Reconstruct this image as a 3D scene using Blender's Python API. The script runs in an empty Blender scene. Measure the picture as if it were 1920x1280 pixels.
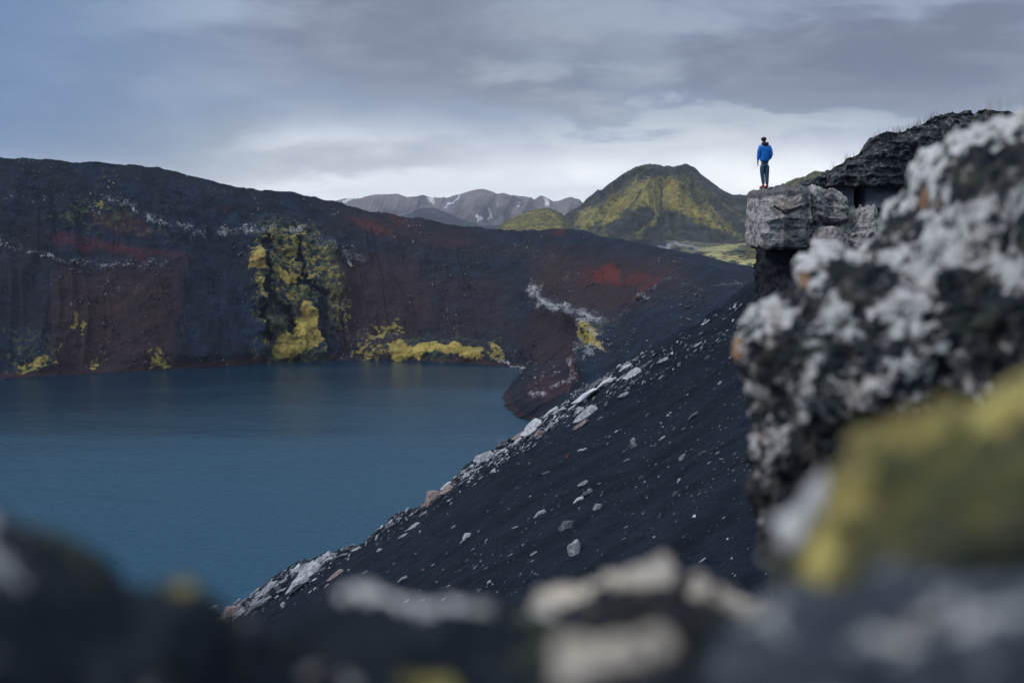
import bpy, bmesh, math, random
import numpy as np
from mathutils import Vector, Matrix
SC = bpy.context.scene
COL = SC.collection
R_ = math.radians
H = 60.0                      # camera height above the lake
# ------------------------------------------------------------------ camera
FPX = 2667.0                  # 50 mm lens in pixels of the 1920 px photograph
PITCH = math.atan2(240, FPX)
cd = bpy.data.cameras.new('camera'); cam = bpy.data.objects.new('camera', cd); COL.objects.link(cam)
cd.lens = 50; cd.sensor_width = 36; cd.clip_start = 0.05; cd.clip_end = 60000
cam.location = (0, 0, H); cam.rotation_euler = (math.pi/2 - PITCH, 0, 0)
cd.dof.use_dof = True; cd.dof.focus_distance = 62; cd.dof.aperture_fstop = 1.4
SC.camera = cam
SC.view_settings.view_transform = 'Standard'; SC.view_settings.look = 'None'
SC.view_settings.exposure = 0.0; SC.view_settings.gamma = 1
SC.cycles.use_denoising = True
SC.cycles.max_bounces = 5; SC.cycles.volume_bounces = 0
SC.cycles.volume_step_rate = 4
# ------------------------------------------------------------------ node helper
class NT:
    def __init__(s, tree): s.t = tree; s.n = tree.nodes; s.l = tree.links
    def node(s, typ, **kw):
        n = s.n.new(typ)
        for k, v in kw.items(): setattr(n, k, v)
        return n
    def put(s, inp, v):
        if isinstance(v, bpy.types.NodeSocket): s.l.new(v, inp)
        elif isinstance(v, (tuple, list)) and inp.type == 'RGBA' and len(v) == 3: inp.default_value = (*v, 1)
        else: inp.default_value = v
    def math(s, op, a, b=0.0, c=0.0, clamp=False):
        n = s.node('ShaderNodeMath', operation=op, use_clamp=clamp)
        s.put(n.inputs[0], a); s.put(n.inputs[1], b); s.put(n.inputs[2], c); return n.outputs[0]
    def mix(s, f, a, b, mode='MIX'):
        n = s.node('ShaderNodeMix', data_type='RGBA', blend_type=mode)
        s.put(n.inputs[0], f); s.put(n.inputs[6], a); s.put(n.inputs[7], b); return n.outputs[2]
    def ramp(s, f, lo, hi, a=0.0, b=1.0):
        n = s.node('ShaderNodeMapRange', interpolation_type='SMOOTHSTEP')
        for i, v in enumerate((f, lo, hi, a, b)): s.put(n.inputs[i], v)
        return n.outputs[0]
    def coord(s, scale=(1,1,1), out='Object', rot=(0,0,0)):
        c = s.node('ShaderNodeTexCoord'); m = s.node('ShaderNodeMapping')
        s.l.new(c.outputs[out], m.inputs[0]); m.inputs['Scale'].default_value = scale; m.inputs['Rotation'].default_value = rot
        return m.outputs[0]
    def noise(s, vec, scale, detail=4, rough=.55, dist=0.0):
        n = s.node('ShaderNodeTexNoise'); s.put(n.inputs['Vector'], vec)
        n.inputs['Scale'].default_value = scale; n.inputs['Detail'].default_value = detail
        n.inputs['Roughness'].default_value = rough; n.inputs['Distortion'].default_value = dist
        return n.outputs[0]
    def voro(s, vec, scale, feature='F1', out=0):
        n = s.node('ShaderNodeTexVoronoi', feature=feature); s.put(n.inputs['Vector'], vec)
        n.inputs['Scale'].default_value = scale; return n.outputs[out]
    def attr(s, name):
        n = s.node('ShaderNodeAttribute', attribute_name=name); return n.outputs['Fac']
def material(name, rough=.9, spec=.25):
    m = bpy.data.materials.new(name); m.use_nodes = True
    T = NT(m.node_tree); b = T.n['Principled BSDF']
    b.inputs['Roughness'].default_value = rough; b.inputs['Specular IOR Level'].default_value = spec
    return m, T, b
def bump(T, b, h, dist, strength=1.0):
    n = T.node('ShaderNodeBump'); T.put(n.inputs['Height'], h)
    n.inputs['Distance'].default_value = dist; n.inputs['Strength'].default_value = strength
    T.l.new(n.outputs[0], b.inputs['Normal'])
# ------------------------------------------------------------------ sky and sun
SUN_EL, SUN_ROT = R_(38), R_(-112)         # from behind and left of the camera
w = bpy.data.worlds.new('World'); SC.world = w; w.use_nodes = True
T = NT(w.node_tree); bg = T.n['Background']
sky = T.node('ShaderNodeTexSky', sky_type='NISHITA'); sky.sun_disc = False
sky.sun_elevation = SUN_EL; sky.sun_rotation = SUN_ROT
tc = T.node('ShaderNodeTexCoord'); sep = T.node('ShaderNodeSeparateXYZ'); T.l.new(tc.outputs['Generated'], sep.inputs[0])
X, Y, Z = sep.outputs
skyblue = T.mix(1.0, sky.outputs[0], (.085, .085, .085), 'MULTIPLY')
def sc(v):
    m = T.node('ShaderNodeMapping'); T.l.new(tc.outputs['Generated'], m.inputs[0]); m.inputs['Scale'].default_value = v; return m.outputs[0]
n1 = T.noise(sc((1, 1, 2.4)), 3.2, 6, .52, .25)
n2 = T.noise(sc((1, 1, 3.4)), 9.0, 6, .55, .3)
n3 = T.noise(sc((1, 1, 2.2)), 1.7, 3, .5, .2)
nz = T.math('ADD', T.math('MULTIPLY', n1, .65), T.math('MULTIPLY', n2, .35))      # around .5
zz = T.math('ADD', Z, T.math('MULTIPLY', T.math('SUBTRACT', nz, .5), .14))        # ragged cloud base
# pale strip under the cloud base, heavier slate cloud above it, brighter again high overhead
low = T.ramp(zz, .010, .070)
c = T.mix(low, (1.15, 1.18, 1.22), (.325, .395, .535))
def lobe(c, x0, z0, rx, rz, col, k):
    wx = T.math('ADD', X, T.math('MULTIPLY', T.math('SUBTRACT', n1, .5), .30)); wz = T.math('ADD', Z, T.math('MULTIPLY', T.math('SUBTRACT', n2, .5), .10))
    d = T.math('ADD', T.math('POWER', T.math('DIVIDE', T.math('ABSOLUTE', T.math('SUBTRACT', wx, x0)), rx), 2.0), T.math('POWER', T.math('DIVIDE', T.math('ABSOLUTE', T.math('SUBTRACT', wz, z0)), rz), 2.0))
    return T.mix(T.ramp(d, 1.5, 0.0, 0.0, k), c, col)
c = lobe(c, -.16, .040, .15, .022, (.40, .46, .55), .75)
c = lobe(c, -.08, .115, .17, .040, (.195, .215, .295), .70)
c = lobe(c, .25, .100, .20, .036, (.180, .205, .295), .80)
c = lobe(c, .04, .085, .10, .012, (.215, .24, .32), .5)
c = lobe(c, .00, .118, .06, .030, (.40, .46, .57), .55)
c = lobe(c, .085, .100, .04, .026, (.42, .48, .58), .55)
c = lobe(c, .14, .060, .14, .012, (.62, .68, .74), .6)
c = T.mix(T.ramp(n2, .38, .66), T.mix(1.0, c, (.86, .88, .92), 'MULTIPLY'), T.mix(1.0, c, (1.24, 1.22, 1.17), 'MULTIPLY'))
c4 = T.mix(T.math('MULTIPLY', T.ramp(n3, .45, .62, 0, .35), T.ramp(Z, .07, .13)), c, (.185, .205, .285))
blu = T.math('MULTIPLY', T.ramp(X, -.13, -.36), T.ramp(Z, -.01, .05))
c5 = T.mix(T.math('MULTIPLY', blu, .85), c4, (.140, .245, .440))
c5 = T.mix(T.ramp(Z, .16, .26), c5, (.17, .31, .50))
over = T.ramp(Z, .32, .75)
c6 = T.mix(over, c5, (1.15, 1.24, 1.40))
c7 = T.mix(.06, c6, skyblue)
c8 = T.mix(T.ramp(Z, -.02, .0), (.03, .035, .04), c7)
T.l.new(c8, bg.inputs['Color']); bg.inputs['Strength'].default_value = 1.0
sd = bpy.data.lights.new('sun', 'SUN'); so = bpy.data.objects.new('sun', sd); COL.objects.link(so)
sd.energy = 1.5; sd.angle = R_(12); sd.color = (1, .95, .87)
az = SUN_ROT
sdir = Vector((math.sin(az)*math.cos(SUN_EL), math.cos(az)*math.cos(SUN_EL), math.sin(SUN_EL)))
so.rotation_euler = sdir.to_track_quat('Z', 'Y').to_euler()
# ------------------------------------------------------------------ numpy noise
def _h(ix, iy, iz, s):
    h = (ix.astype(np.uint32)*np.uint32(374761393) + iy.astype(np.uint32)*np.uint32(668265263) + iz.astype(np.uint32)*np.uint32(2147483647 - 118) + np.uint32(s*1013904223 & 0xffffffff))
    h = (h ^ (h >> np.uint32(13)))*np.uint32(1274126177); h ^= h >> np.uint32(16)
    return h.astype(np.float64)/4294967295.0*2 - 1
def vn(x, y, z=0.0, s=0):
    x = np.asarray(x, float); y = np.asarray(y, float) + x*0; z = np.asarray(z, float) + x*0
    ix, iy, iz = np.floor(x), np.floor(y), np.floor(z)
    fx, fy, fz = x-ix, y-iy, z-iz
    ix, iy, iz = ix.astype(np.int64), iy.astype(np.int64), iz.astype(np.int64)
    q = lambda t: t*t*t*(t*(t*6-15)+10)
    u, v, t = q(fx), q(fy), q(fz); r = 0
    for a in (0, 1):
        for b in (0, 1):
            for c in (0, 1):
                r = r + _h(ix+a, iy+b, iz+c, s)*(u if a else 1-u)*(v if b else 1-v)*(t if c else 1-t)
    return r
def fbm(x, y, z=0.0, o=4, s=0, g=.5):
    r, a = 0, 1.0
    c_, s_ = math.cos(.6), math.sin(.6)
    for i in range(o):
        r = r + a*vn(x, y, z, s+i*7); a *= g
        x, y = (x*c_ - y*s_)*2.03 + 3.1, (x*s_ + y*c_)*2.03 + 1.7; z = np.asarray(z)*2.03 + 5.3
    return r
def ridged(x, y, z=0.0, o=4, s=0):
    r, a = 0, 1.0
    for i in range(o):
        r = r + a*(1 - 2*np.abs(vn(x, y, z, s+i*7))); a *= .5
        x, y, z = np.asarray(x)*2.07+2.2, np.asarray(y)*2.07+7.7, np.asarray(z)*2.07
    return r
def sstep(x, a, b):
    t = np.clip((x-a)/(b-a), 0, 1); return t*t*(3-2*t)
def softplus(x, k=1.0): return k*np.logaddexp(0, np.asarray(x, float)/k)
# ------------------------------------------------------------------ picture <-> place
CP, SP = math.cos(PITCH), math.sin(PITCH)
def place(px, py, dist):
    """the point seen at (px, py) of the photograph that lies dist metres ahead (world y)"""
    a = (px-960)/FPX; b = (640-py)/FPX
    dx, dy, dz = a, CP + b*SP, -SP + b*CP
    t = dist/dy
    return dx*t, dist + 0*t, H + dz*t
def on_water(px, py):
    a = (px-960)/FPX; b = (640-py)/FPX
    dx, dy, dz = a, CP + b*SP, -SP + b*CP
    t = -H/dz
    return dx*t, dy*t
def seen(P):
    x, y, z = P[..., 0], P[..., 1], P[..., 2]-H
    f = y*CP - z*SP; u = y*SP + z*CP
    f = np.where(f < .01, .01, f)
    return 960 + FPX*x/f, 640 - FPX*u/f
# ------------------------------------------------------------------ mesh helpers
def grid_mesh(name, P, mat, attrs=None, smooth=True, wrap=False, parent=None):
    nu, nv = P.shape[:2]
    me = bpy.data.meshes.new(name)
    me.vertices.add(nu*nv); me.vertices.foreach_set('co', P.reshape(-1).astype(np.float32))
    i = np.arange(nu*nv).reshape(nu, nv)
    if wrap: i = np.vstack([i, i[:1]])
    q = np.stack([i[:-1, :-1], i[1:, :-1], i[1:, 1:], i[:-1, 1:]], -1).reshape(-1, 4)
    n = len(q)
    me.loops.add(n*4); me.loops.foreach_set('vertex_index', q.reshape(-1).astype(np.int32))
    me.polygons.add(n); me.polygons.foreach_set('loop_start', np.arange(0, n*4, 4, dtype=np.int32))
    me.update(calc_edges=True); me.validate()
    if smooth: me.polygons.foreach_set('use_smooth', np.ones(len(me.polygons), bool))
    for k, v in (attrs or {}).items():
        a = me.attributes.new(k, 'FLOAT', 'POINT'); a.data.foreach_set('value', np.asarray(v).reshape(-1).astype(np.float32))
    me.materials.append(mat)
    o = bpy.data.objects.new(name, me); COL.objects.link(o)
    if parent: o.parent = parent
    return o
def tag(o, label=None, cat=None, group=None, kind=None):
    if label: o['label'] = label
    if cat: o['category'] = cat
    if group: o['group'] = group
    if kind: o['kind'] = kind
    return o
def poly(px, py, pts, soft):
    """1 inside the outline, falling to 0 over soft"""
    d = np.full(px.shape, 1e9); inside = np.zeros(px.shape, bool); n = len(pts)
    for k in range(n):
        (ax, ay), (bx, by) = pts[k], pts[(k+1) % n]
        ex, ey = bx-ax, by-ay; wx, wy = px-ax, py-ay
        t = np.clip((wx*ex+wy*ey)/(ex*ex+ey*ey+1e-9), 0, 1)
        d = np.minimum(d, (wx-t*ex)**2+(wy-t*ey)**2)
        cr = ((ay > py) != (by > py)) & (px < (bx-ax)*(py-ay)/((by-ay) or 1e-9)+ax)
        inside ^= cr
    d = np.sqrt(d); d = np.where(inside, d, -d)
    return sstep(d, -soft, soft)
def line(px, py, pts, wid):
    d = np.full(px.shape, 1e9)
    for (ax, ay), (bx, by) in zip(pts[:-1], pts[1:]):
        ex, ey = bx-ax, by-ay; wx, wy = px-ax, py-ay
        t = np.clip((wx*ex+wy*ey)/(ex*ex+ey*ey+1e-9), 0, 1)
        d = np.minimum(d, (wx-t*ex)**2+(wy-t*ey)**2)
    return np.clip(1 - np.sqrt(d)/wid, 0, 1)
def many(px, py, L, soft):
    r = np.zeros(px.shape)
    for pts, s in L: r = np.maximum(r, poly(px, py, pts, soft)*s)
    return r
# ------------------------------------------------------------------ materials of the land
DARK = (.0078, .0180, .0380)
def land_material(name, scale, dark=DARK, brown=(.041, .0215, .0235), red=(.110, .024, .024), mossa=(.43, .34, .095), mossb=(.052, .064, .040), palec=(.34, .35, .38), bumpd=1.0, streak=(1, 1, .25)):
    m, T, b = material(name, .92, .15)
    o = T.coord((1/scale,)*3)
    st = T.coord((streak[0]/scale, streak[1]/scale, streak[2]/scale))
    fine = T.noise(o, 2.2, 8, .65); mid = T.noise(o, .45, 6, .6); s1 = T.noise(st, .9, 6, .6)
    grit = T.noise(o, 7.0, 3, .7)
    c = T.mix(T.ramp(s1, .36, .64), tuple(v*.62 for v in dark), tuple(v*1.55 for v in dark)); c = T.mix(T.ramp(grit, .42, .62, 0, .55), c, tuple(v*.35 for v in dark))
    c = T.mix(T.ramp(mid, .40, .62, 0, .5), c, (.0130, .0150, .0235))
    c = T.mix(T.math('MULTIPLY', T.attr('brown'), T.ramp(s1, .25, .7, .45, 1)), c, brown)
    c = T.mix(T.math('MULTIPLY', T.attr('red'), T.ramp(fine, .3, .6, .5, 1)), c, red)
    ol = T.math('ADD', T.attr('olive'), T.math('MULTIPLY', T.math('SUBTRACT', fine, .55), 2.2)); c = T.mix(T.math('MULTIPLY', T.ramp(ol, .35, .60), .9), c, T.mix(T.ramp(grit, .4, .6), tuple(v*.55 for v in mossb), tuple(v*1.4 for v in mossb)))
    ms = T.math('ADD', T.math('ADD', T.attr('moss'), T.math('MULTIPLY', T.math('SUBTRACT', fine, .5), 2.2)), T.math('MULTIPLY', T.math('SUBTRACT', T.noise(T.coord((1.2/scale, 1.2/scale, 6/scale)), 2.0, 5, .65), .5), 1.1))
    mossc = T.mix(T.ramp(mid, .4, .6), mossa, tuple(v*.60 for v in mossa))
    mossc = T.mix(T.ramp(fine, .50, .64, 0, .75), mossc, (.085, .090, .036)); mossc = T.mix(T.ramp(s1, .52, .66, 0, .6), mossc, (.15, .095, .040))
    mossc = T.mix(T.ramp(grit, .50, .66), mossc, tuple(v*.36 for v in mossa))
    c = T.mix(T.ramp(ms, .44, .66), c, mossc)
    pl = T.math('ADD', T.attr('pale'), T.math('MULTIPLY', T.math('SUBTRACT', grit, .5), 2.2))
    c = T.mix(T.ramp(pl, .52, .72), c, T.mix(T.ramp(fine, .35, .65), palec, tuple(v*.45 for v in palec)))
    T.l.new(c, b.inputs['Base Color'])
    bump(T, b, T.math('ADD', fine, T.math('MULTIPLY', grit, .4)), bumpd*scale*.25)
    return m
# ------------------------------------------------------------------ lake
m, T, b = material('lake_water', .10, .5); b.inputs['Base Color'].default_value = (.010, .052, .092, 1); b.inputs['IOR'].default_value = 1.333
o1 = T.coord((1, 1, 1)); wv = T.noise(T.coord((1, 1, 1)), .55, 5, .62, .3); wl = T.noise(T.coord((.5, .8, 1)), .22, 3, .5)
gust = T.noise(T.coord((.004, .016, 1), rot=(0, 0, .25)), 1.0, 4, .55, .6)
sp_ = T.node('ShaderNodeSeparateXYZ'); T.l.new(o1, sp_.inputs[0])
open_ = T.ramp(T.math('ADD', T.math('ADD', sp_.outputs[1], T.math('MULTIPLY', sp_.outputs[0], -.50)), T.math('MULTIPLY', T.math('SUBTRACT', gust, .5), 420)), 580, 290)
T.l.new(T.math('ADD', T.math('MULTIPLY', open_, .24), .13), b.inputs['Roughness'])
T.l.new(T.mix(open_, (.0012, .019, .042), (.0022, .050, .095)), b.inputs['Base Color'])  # far wall's dark reflection partly put into the base colour
rip = T.math('ADD', wv, T.math('MULTIPLY', wl, .9))
n_ = T.node('ShaderNodeBump'); T.put(n_.inputs['Height'], rip); n_.inputs['Distance'].default_value = .85
T.put(n_.inputs['Strength'], T.math('ADD', T.math('MULTIPLY', open_, .60), .40)); T.l.new(n_.outputs[0], b.inputs['Normal'])
P = np.zeros((2, 2, 3)); P[0, :, 0] = -700; P[1, :, 0] = 420; P[:, 0, 1] = 20; P[:, 1, 1] = 760
grid_mesh('lake', P, m)['kind'] = 'structure'
# ------------------------------------------------------------------ crater slope round the lake
def sm(a, k=9):
    p = np.pad(a, k, mode='edge'); kk = np.hanning(2*k+3)[1:-1]; kk /= kk.sum()
    return np.convolve(p, kk, 'valid')
cols = [  # shore px, py | rim px, py, dist
 (-700, 800, -900, 330, 470), (-300, 735, -350, 300, 560), (-120, 720, -150, 296, 590), (0, 712, 0, 298, 605), (150, 703, 110, 303, 612), (300, 695, 230, 305, 618), (400, 690, 300, 318, 625),
 (500, 683, 420, 343, 640), (620, 677, 530, 358, 655), (700, 675, 640, 381, 665), (800, 679, 740, 401, 675), (900, 685, 840, 420, 680), (950, 687, 910, 430, 680),
 (988, 691, 980, 431, 672), (996, 697, 1050, 428, 660), (980, 710, 1130, 440, 620), (962, 726, 1210, 457, 560), (950, 740, 1280, 484, 500), (946, 755, 1340, 504, 440), (955, 772, 1400, 522, 380), (984, 790, 1435, 532, 330)]
S = np.array([on_water(c[0], c[1]) for c in cols]); Rm = np.array([place(c[2], c[3], c[4]) for c in cols])
S = np.vstack([S, [[30, 340], [62, 265], [75, 200]]]); Rm = np.vstack([Rm, [[78, 262, 48], [112, 200, 50], [135, 150, 52]]])
wts = np.array([12, 30, 12, 50, 50, 30, 40, 50, 40, 50, 50, 25, 25, 30, 45, 45, 40, 40, 35, 35, 20, 14, 12])*2
tk = np.concatenate([[0], np.cumsum(wts)]); tt = np.arange(0, tk[-1]+1); nu = len(tt)
Sx, Sy = sm(np.interp(tt, tk, S[:, 0]), 22), sm(np.interp(tt, tk, S[:, 1]), 22)
rw = sstep(tt, tk[12]-30, tk[12]+20); Sx = Sx + rw*1.6*fbm(tt/26., 0*tt, o=5, s=301, g=.62); Sy = Sy + rw*1.0*fbm(tt/26., 0*tt+9, o=5, s=302, g=.62)
Rx, Ry, Rz = [sm(np.interp(tt, tk, Rm[:, k]), 26) for k in range(3)]
nv1, nv2 = 300, 40
v = np.linspace(-.03, 1, nv1)[None, :]
dx, dy = (Rx-Sx)[:, None], (Ry-Sy)[:, None]
prof = np.where(v < 0, v*1.6, 1.08*v - .08*v**3)
A = np.stack([Sx[:, None]+dx*v, Sy[:, None]+dy*v, Rz[:, None]*prof], -1)
L = np.hypot(dx, dy)
ox, oy = dx/L, dy/L
w2 = np.linspace(0, 1, nv2+1)[None, 1:]
back = np.stack([Rx[:, None]+ox*w2*260, Ry[:, None]+oy*w2*260, Rz[:, None] - (Rz[:, None]-10)*w2**1.1 - 6*w2], -1)
P = np.concatenate([A, back], 1)
px, py = seen(P)
vv = np.concatenate([np.repeat(v, nu, 0), np.ones((nu, nv2))+w2], 1)
wx_ = px + 9*fbm(px/26, py/26, o=3, s=3) + 3*vn(px/5, py/5, s=4); wy_ = py + 7*fbm(px/22, py/22, o=3, s=5) + 2.5*vn(px/4, py/4, s=6)
gul = np.maximum.reduce([line(wx_, wy_, [(500,462),(498,480),(500,560),(492,640)], 9), line(wx_, wy_, [(552,462),(558,480),(566,500),(566,530)], 6), line(wx_, wy_, [(610,560),(604,600),(618,660)], 16), line(wx_, wy_, [(505,560),(540,600),(545,620)], 14)*.8, line(wx_, wy_, [(540,538),(575,541),(600,552)], 6)])
inn = sstep(vv, 1.005, .985); calm = 1 - .8*sstep(vv, .80, 1.0)
MOSS = [([(472,455),(500,432),(572,425),(612,470),(634,520),(640,570),(628,600),(604,560),(560,556),(500,560),(470,570),(458,520)],.40), ([(480,600),(520,590),(500,680),(478,676)],.34), ([(482,473),(496,473),(495,514),(479,520),(459,514)],.95), ([(515,500),(528,506),(542,520),(564,529),(597,520),(602,526),(575,533),(548,541),(526,537),(514,519)],.95),
 ([(463,533),(493,536),(494,571),(479,572)],.62), ([(567,571),(578,574),(589,588),(591,621),(605,642),(591,651),(570,659),(550,675),(518,671),(502,662),(513,634),(542,615),(558,601)],1.15),
 ([(590,651),(610,652),(626,672),(602,668)],.75), ([(700,652),(722,640),(735,665),(705,675)],.5), ([(728,660),(744,645),(764,648),(777,653),(810,644),(865,651),(905,653),(905,672),(865,678),(848,670),(821,660),(794,674),(764,672),(750,679),(733,674)],1.1),
 ([(912,645),(930,648),(946,668),(942,682),(912,680)],.62), ([(655,660),(690,628),(700,610),(752,602),(757,624),(722,632),(716,655),(700,674),(660,674)],.50),
 ([(1117,612),(1137,611),(1143,634),(1137,657),(1119,665),(1099,645),(1101,626)],.72), ([(134,578),(147,577),(147,600),(142,616),(128,612)],.62), ([(151,597),(162,597),(160,627),(150,627)],.6),
 ([(164,670),(182,665),(180,685),(162,688)],.55), ([(274,660),(300,658),(314,692),(280,694)],.6), ([(28,682),(60,666),(92,663),(97,690),(60,700),(36,702)],.50), ([(98,682),(121,678),(117,696)],.55),
 ([(173,377),(192,370),(199,395),(165,407)],.45), ([(489,440),(506,442),(500,470),(486,478)],.48), ([(535,425),(570,420),(585,445),(555,450)],.48), ([(510,465),(553,451),(572,459),(595,489),(612,508),(606,520),(560,520),(515,500)],.50), ([(480,470),(500,468),(502,520),(470,528)],.5), ([(530,548),(556,556),(560,575),(540,572),(520,556)],.5),
 ([(630,570),(655,560),(658,600),(640,622),(628,600)],.40), ([(104,650),(118,648),(121,666),(106,668)],.5)]
OLV = [([(470,420),(500,405),(580,412),(640,470),(650,540),(640,620),(625,690),(480,690),(470,610),(455,520)],.68), ([(150,360),(205,360),(300,420),(380,450),(360,480),(230,440),(120,430),(60,400)],.5), ([(0,480),(330,480),(310,505),(100,495)],.5),
 ([(0,600),(60,600),(110,640),(130,700),(0,712)],.5), ([(640,610),(940,620),(990,690),(650,690)],.50), ([(1130,590),(1165,590),(1150,650),(1110,690),(1085,680),(1100,640)],.62), ([(1190,560),(1420,525),(1430,535),(1200,600)],.45), ([(0,300),(230,305),(640,385),(640,400),(200,345),(0,345)],.36)]
RED = [([(80,436),(120,434),(180,446),(250,462),(292,474),(350,480),(340,490),(250,484),(180,466),(110,455)],.42), ([(1109,508),(1147,498),(1163,505),(1166,528),(1141,532),(1115,521)],.95), ([(1168,521),(1215,513),(1223,530),(1185,536)],.65), ([(1185,562),(1238,523),(1247,529),(1200,566)],.60),
 ([(655,413),(690,419),(722,432),(716,444),(680,437)],.55), ([(735,404),(770,411),(768,420),(738,415)],.5), ([(1033,430),(1062,427),(1062,440),(1038,442)],.5), ([(1073,678),(1084,676),(1090,710),(1077,714)],.85), ([(988,738),(1010,712),(1060,700),(1074,706),(1062,738),(1010,748)],.20), ([(840,450),(880,455),(870,462),(830,458)],.3), ([(400,386),(430,388),(426,402),(396,398)],.25), ([(1085,505),(1110,505),(1110,535),(1085,530)],.3), ([(160,395),(250,405),(300,440),(220,440)],.25)]
BRN = [([(100,500),(345,500),(315,692),(100,702)],.85), ([(0,420),(60,420),(100,500),(80,600),(0,600)],.3), ([(615,480),(780,480),(830,600),(760,660),(640,660),(610,600)],.75), ([(780,500),(960,520),(980,640),(820,640)],.45), ([(1010,580),(1100,590),(1110,620),(1080,680),(1000,690),(960,640)],.75), ([(1000,470),(1270,495),(1300,530),(1200,570),(1120,598),(1000,550)],.9), ([(990,690),(1080,650),(1075,725),(1010,765),(955,745)],.5), ([(620,385),(800,410),(900,440),(1000,470),(760,470),(620,420)],.55), ([(500,570),(560,580),(540,620),(505,640)],.7)]
moss = many(wx_, wy_, MOSS, 5)*inn*(1-.8*np.minimum(gul*1.6, 1)); olive = many(wx_, wy_, OLV, 26)*inn*(1-.9*np.minimum(gul*1.6, 1)); red = many(wx_, wy_, RED, 8)*inn; brown = np.maximum(many(wx_, wy_, BRN, 34), .9*sstep(vv, .035, .02)*sstep(vv, .002, .01))*inn
pale = np.zeros(px.shape)
for pts, wd, s in [([(-50,378),(0,376),(56,372),(123,376),(170,380)],7,.55), ([(200,372),(230,382),(267,401),(299,414),(352,428),(404,436),(492,440),(528,441),(564,444),(591,459),(619,473),(673,486)],10,.85), ([(-40,452),(0,459),(53,470),(141,487),(200,495),(246,498),(306,496)],7,.8),
   ([(1003,540),(1008,566),(1034,578),(1082,580),(1111,592),(1129,606)],13,.99), ([(1000,552),(1030,574),(1084,584),(1125,604)],7,1.02), ([(1129,604),(1195,571),(1266,533),(1330,540),(1400,530)],3.2,.68), ([(1116,608),(1100,640),(1092,670),(1078,696),(1040,722),(1000,742)],9,.92), ([(1130,606),(1140,640),(1120,670),(1095,690)],7,.8), ([(652,494),(658,502)],5,1.6), ([(915,678),(945,683),(975,688)],3.2,1.3), ([(700,630),(745,633),(770,648)],3,.8), ([(1014,712),(1030,700),(1046,690)],3,.7),
   ([(168,352),(215,350)],12,.45), ([(600,560),(650,590),(640,640)],16,.48), ([(190,530),(260,550)],18,.46), ([(155,600),(150,670)],9,.48), ([(198,600),(205,672)],6,.5), ([(270,585),(290,650)],9,.46), ([(965,470),(1050,490),(1060,520)],28,.45), ([(990,740),(1060,715)],18,.45), ([(400,355),(470,362)],6,.5), ([(60,600),(40,690)],14,.4), ([(545,545),(620,560)],12,.4), ([(620,640),(700,660),(660,600)],14,.42)]:
    t = line(wx_, wy_, pts, wd*(1.9 if s < 1 else 1.15)); pale = np.maximum(pale, np.minimum(t*1.25, 1)*s*(.70 if s < 1 else .95))
pale *= inn*(.82 + .35*vn(px/14, py/9, s=33) + .2*vn(px/4, py/20, s=34))
spk = (vn(px/3.2, py/2.4, s=31) > .84) & (vn(px/50, py/40, s=32) > .15); pale = np.where(spk, np.maximum(pale, .75), pale)*inn
# relief: rock bodies stand proud of the loose ash and are broken; ash carries shallow rills
body = many(px, py, [([(470,430),(500,410),(580,415),(640,470),(650,540),(640,600),(625,690),(490,690),(470,610),(455,520)],1), ([(690,650),(760,640),(910,645),(945,665),(940,685),(700,685)],.8), ([(1000,560),(1035,570),(1130,600),(1150,640),(1100,700),(1070,700),(1105,620),(1010,590)],.9), ([(560,560),(600,640),(560,680),(495,670)],.6)], 20)*(1-.7*np.minimum(gul*1.5, 1))*(.75+.35*vn(px/30, py/26, s=36))
bands = np.clip(pale*1.3, 0, 1)
d3 = (P[..., 0], P[..., 1], P[..., 2])
crag = ridged(d3[0]/14, d3[1]/14, d3[2]/9, 5, 11)*.5
rill = fbm(d3[0]/9, d3[1]/30, d3[2]/60, 4, 21)
side = sstep(vv, 0, .06)
disp = body*(6.0*side + 3.4*crag + 1.3*ridged(d3[0]/60, d3[1]/60, d3[2]/5.0, 3, 37)) + bands*(.5+1.6*crag)*side + rill*1.1*side*inn + .35*fbm(d3[0]/3, d3[1]/3, d3[2]/3, 3, 23)*inn + 3.2*vn(px/95, vv*2, s=41)*side*inn*(vv < 1)
rimn = sstep(vv, .85, 1.0)*sstep(vv, 1.5, 1.02)
ug = tt[:, None] + 10*fbm(vv*3, tt[:, None]/40., o=2, s=311)
gl = ridged(ug/34., vv*.9, 0, 4, 312)*.5
disp = (disp + 2.6*gl*(1-.93*rw[:, None])*side*sstep(vv, 1.0, .7))*calm
P[..., 0] -= ox*disp*.8; P[..., 1] -= oy*disp*.8; P[..., 2] += disp*.35*inn + rimn*(.9*fbm(d3[0]/14, d3[1]/40, o=5, s=51, g=.6))
slope_mat = land_material('crater_ash', 6.0)
grid_mesh('crater_slope', P, slope_mat, dict(moss=moss, olive=olive, red=red, brown=brown, pale=pale))['kind'] = 'structure'
RIM = list(zip(Rx[::20], Ry[::20]))
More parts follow.
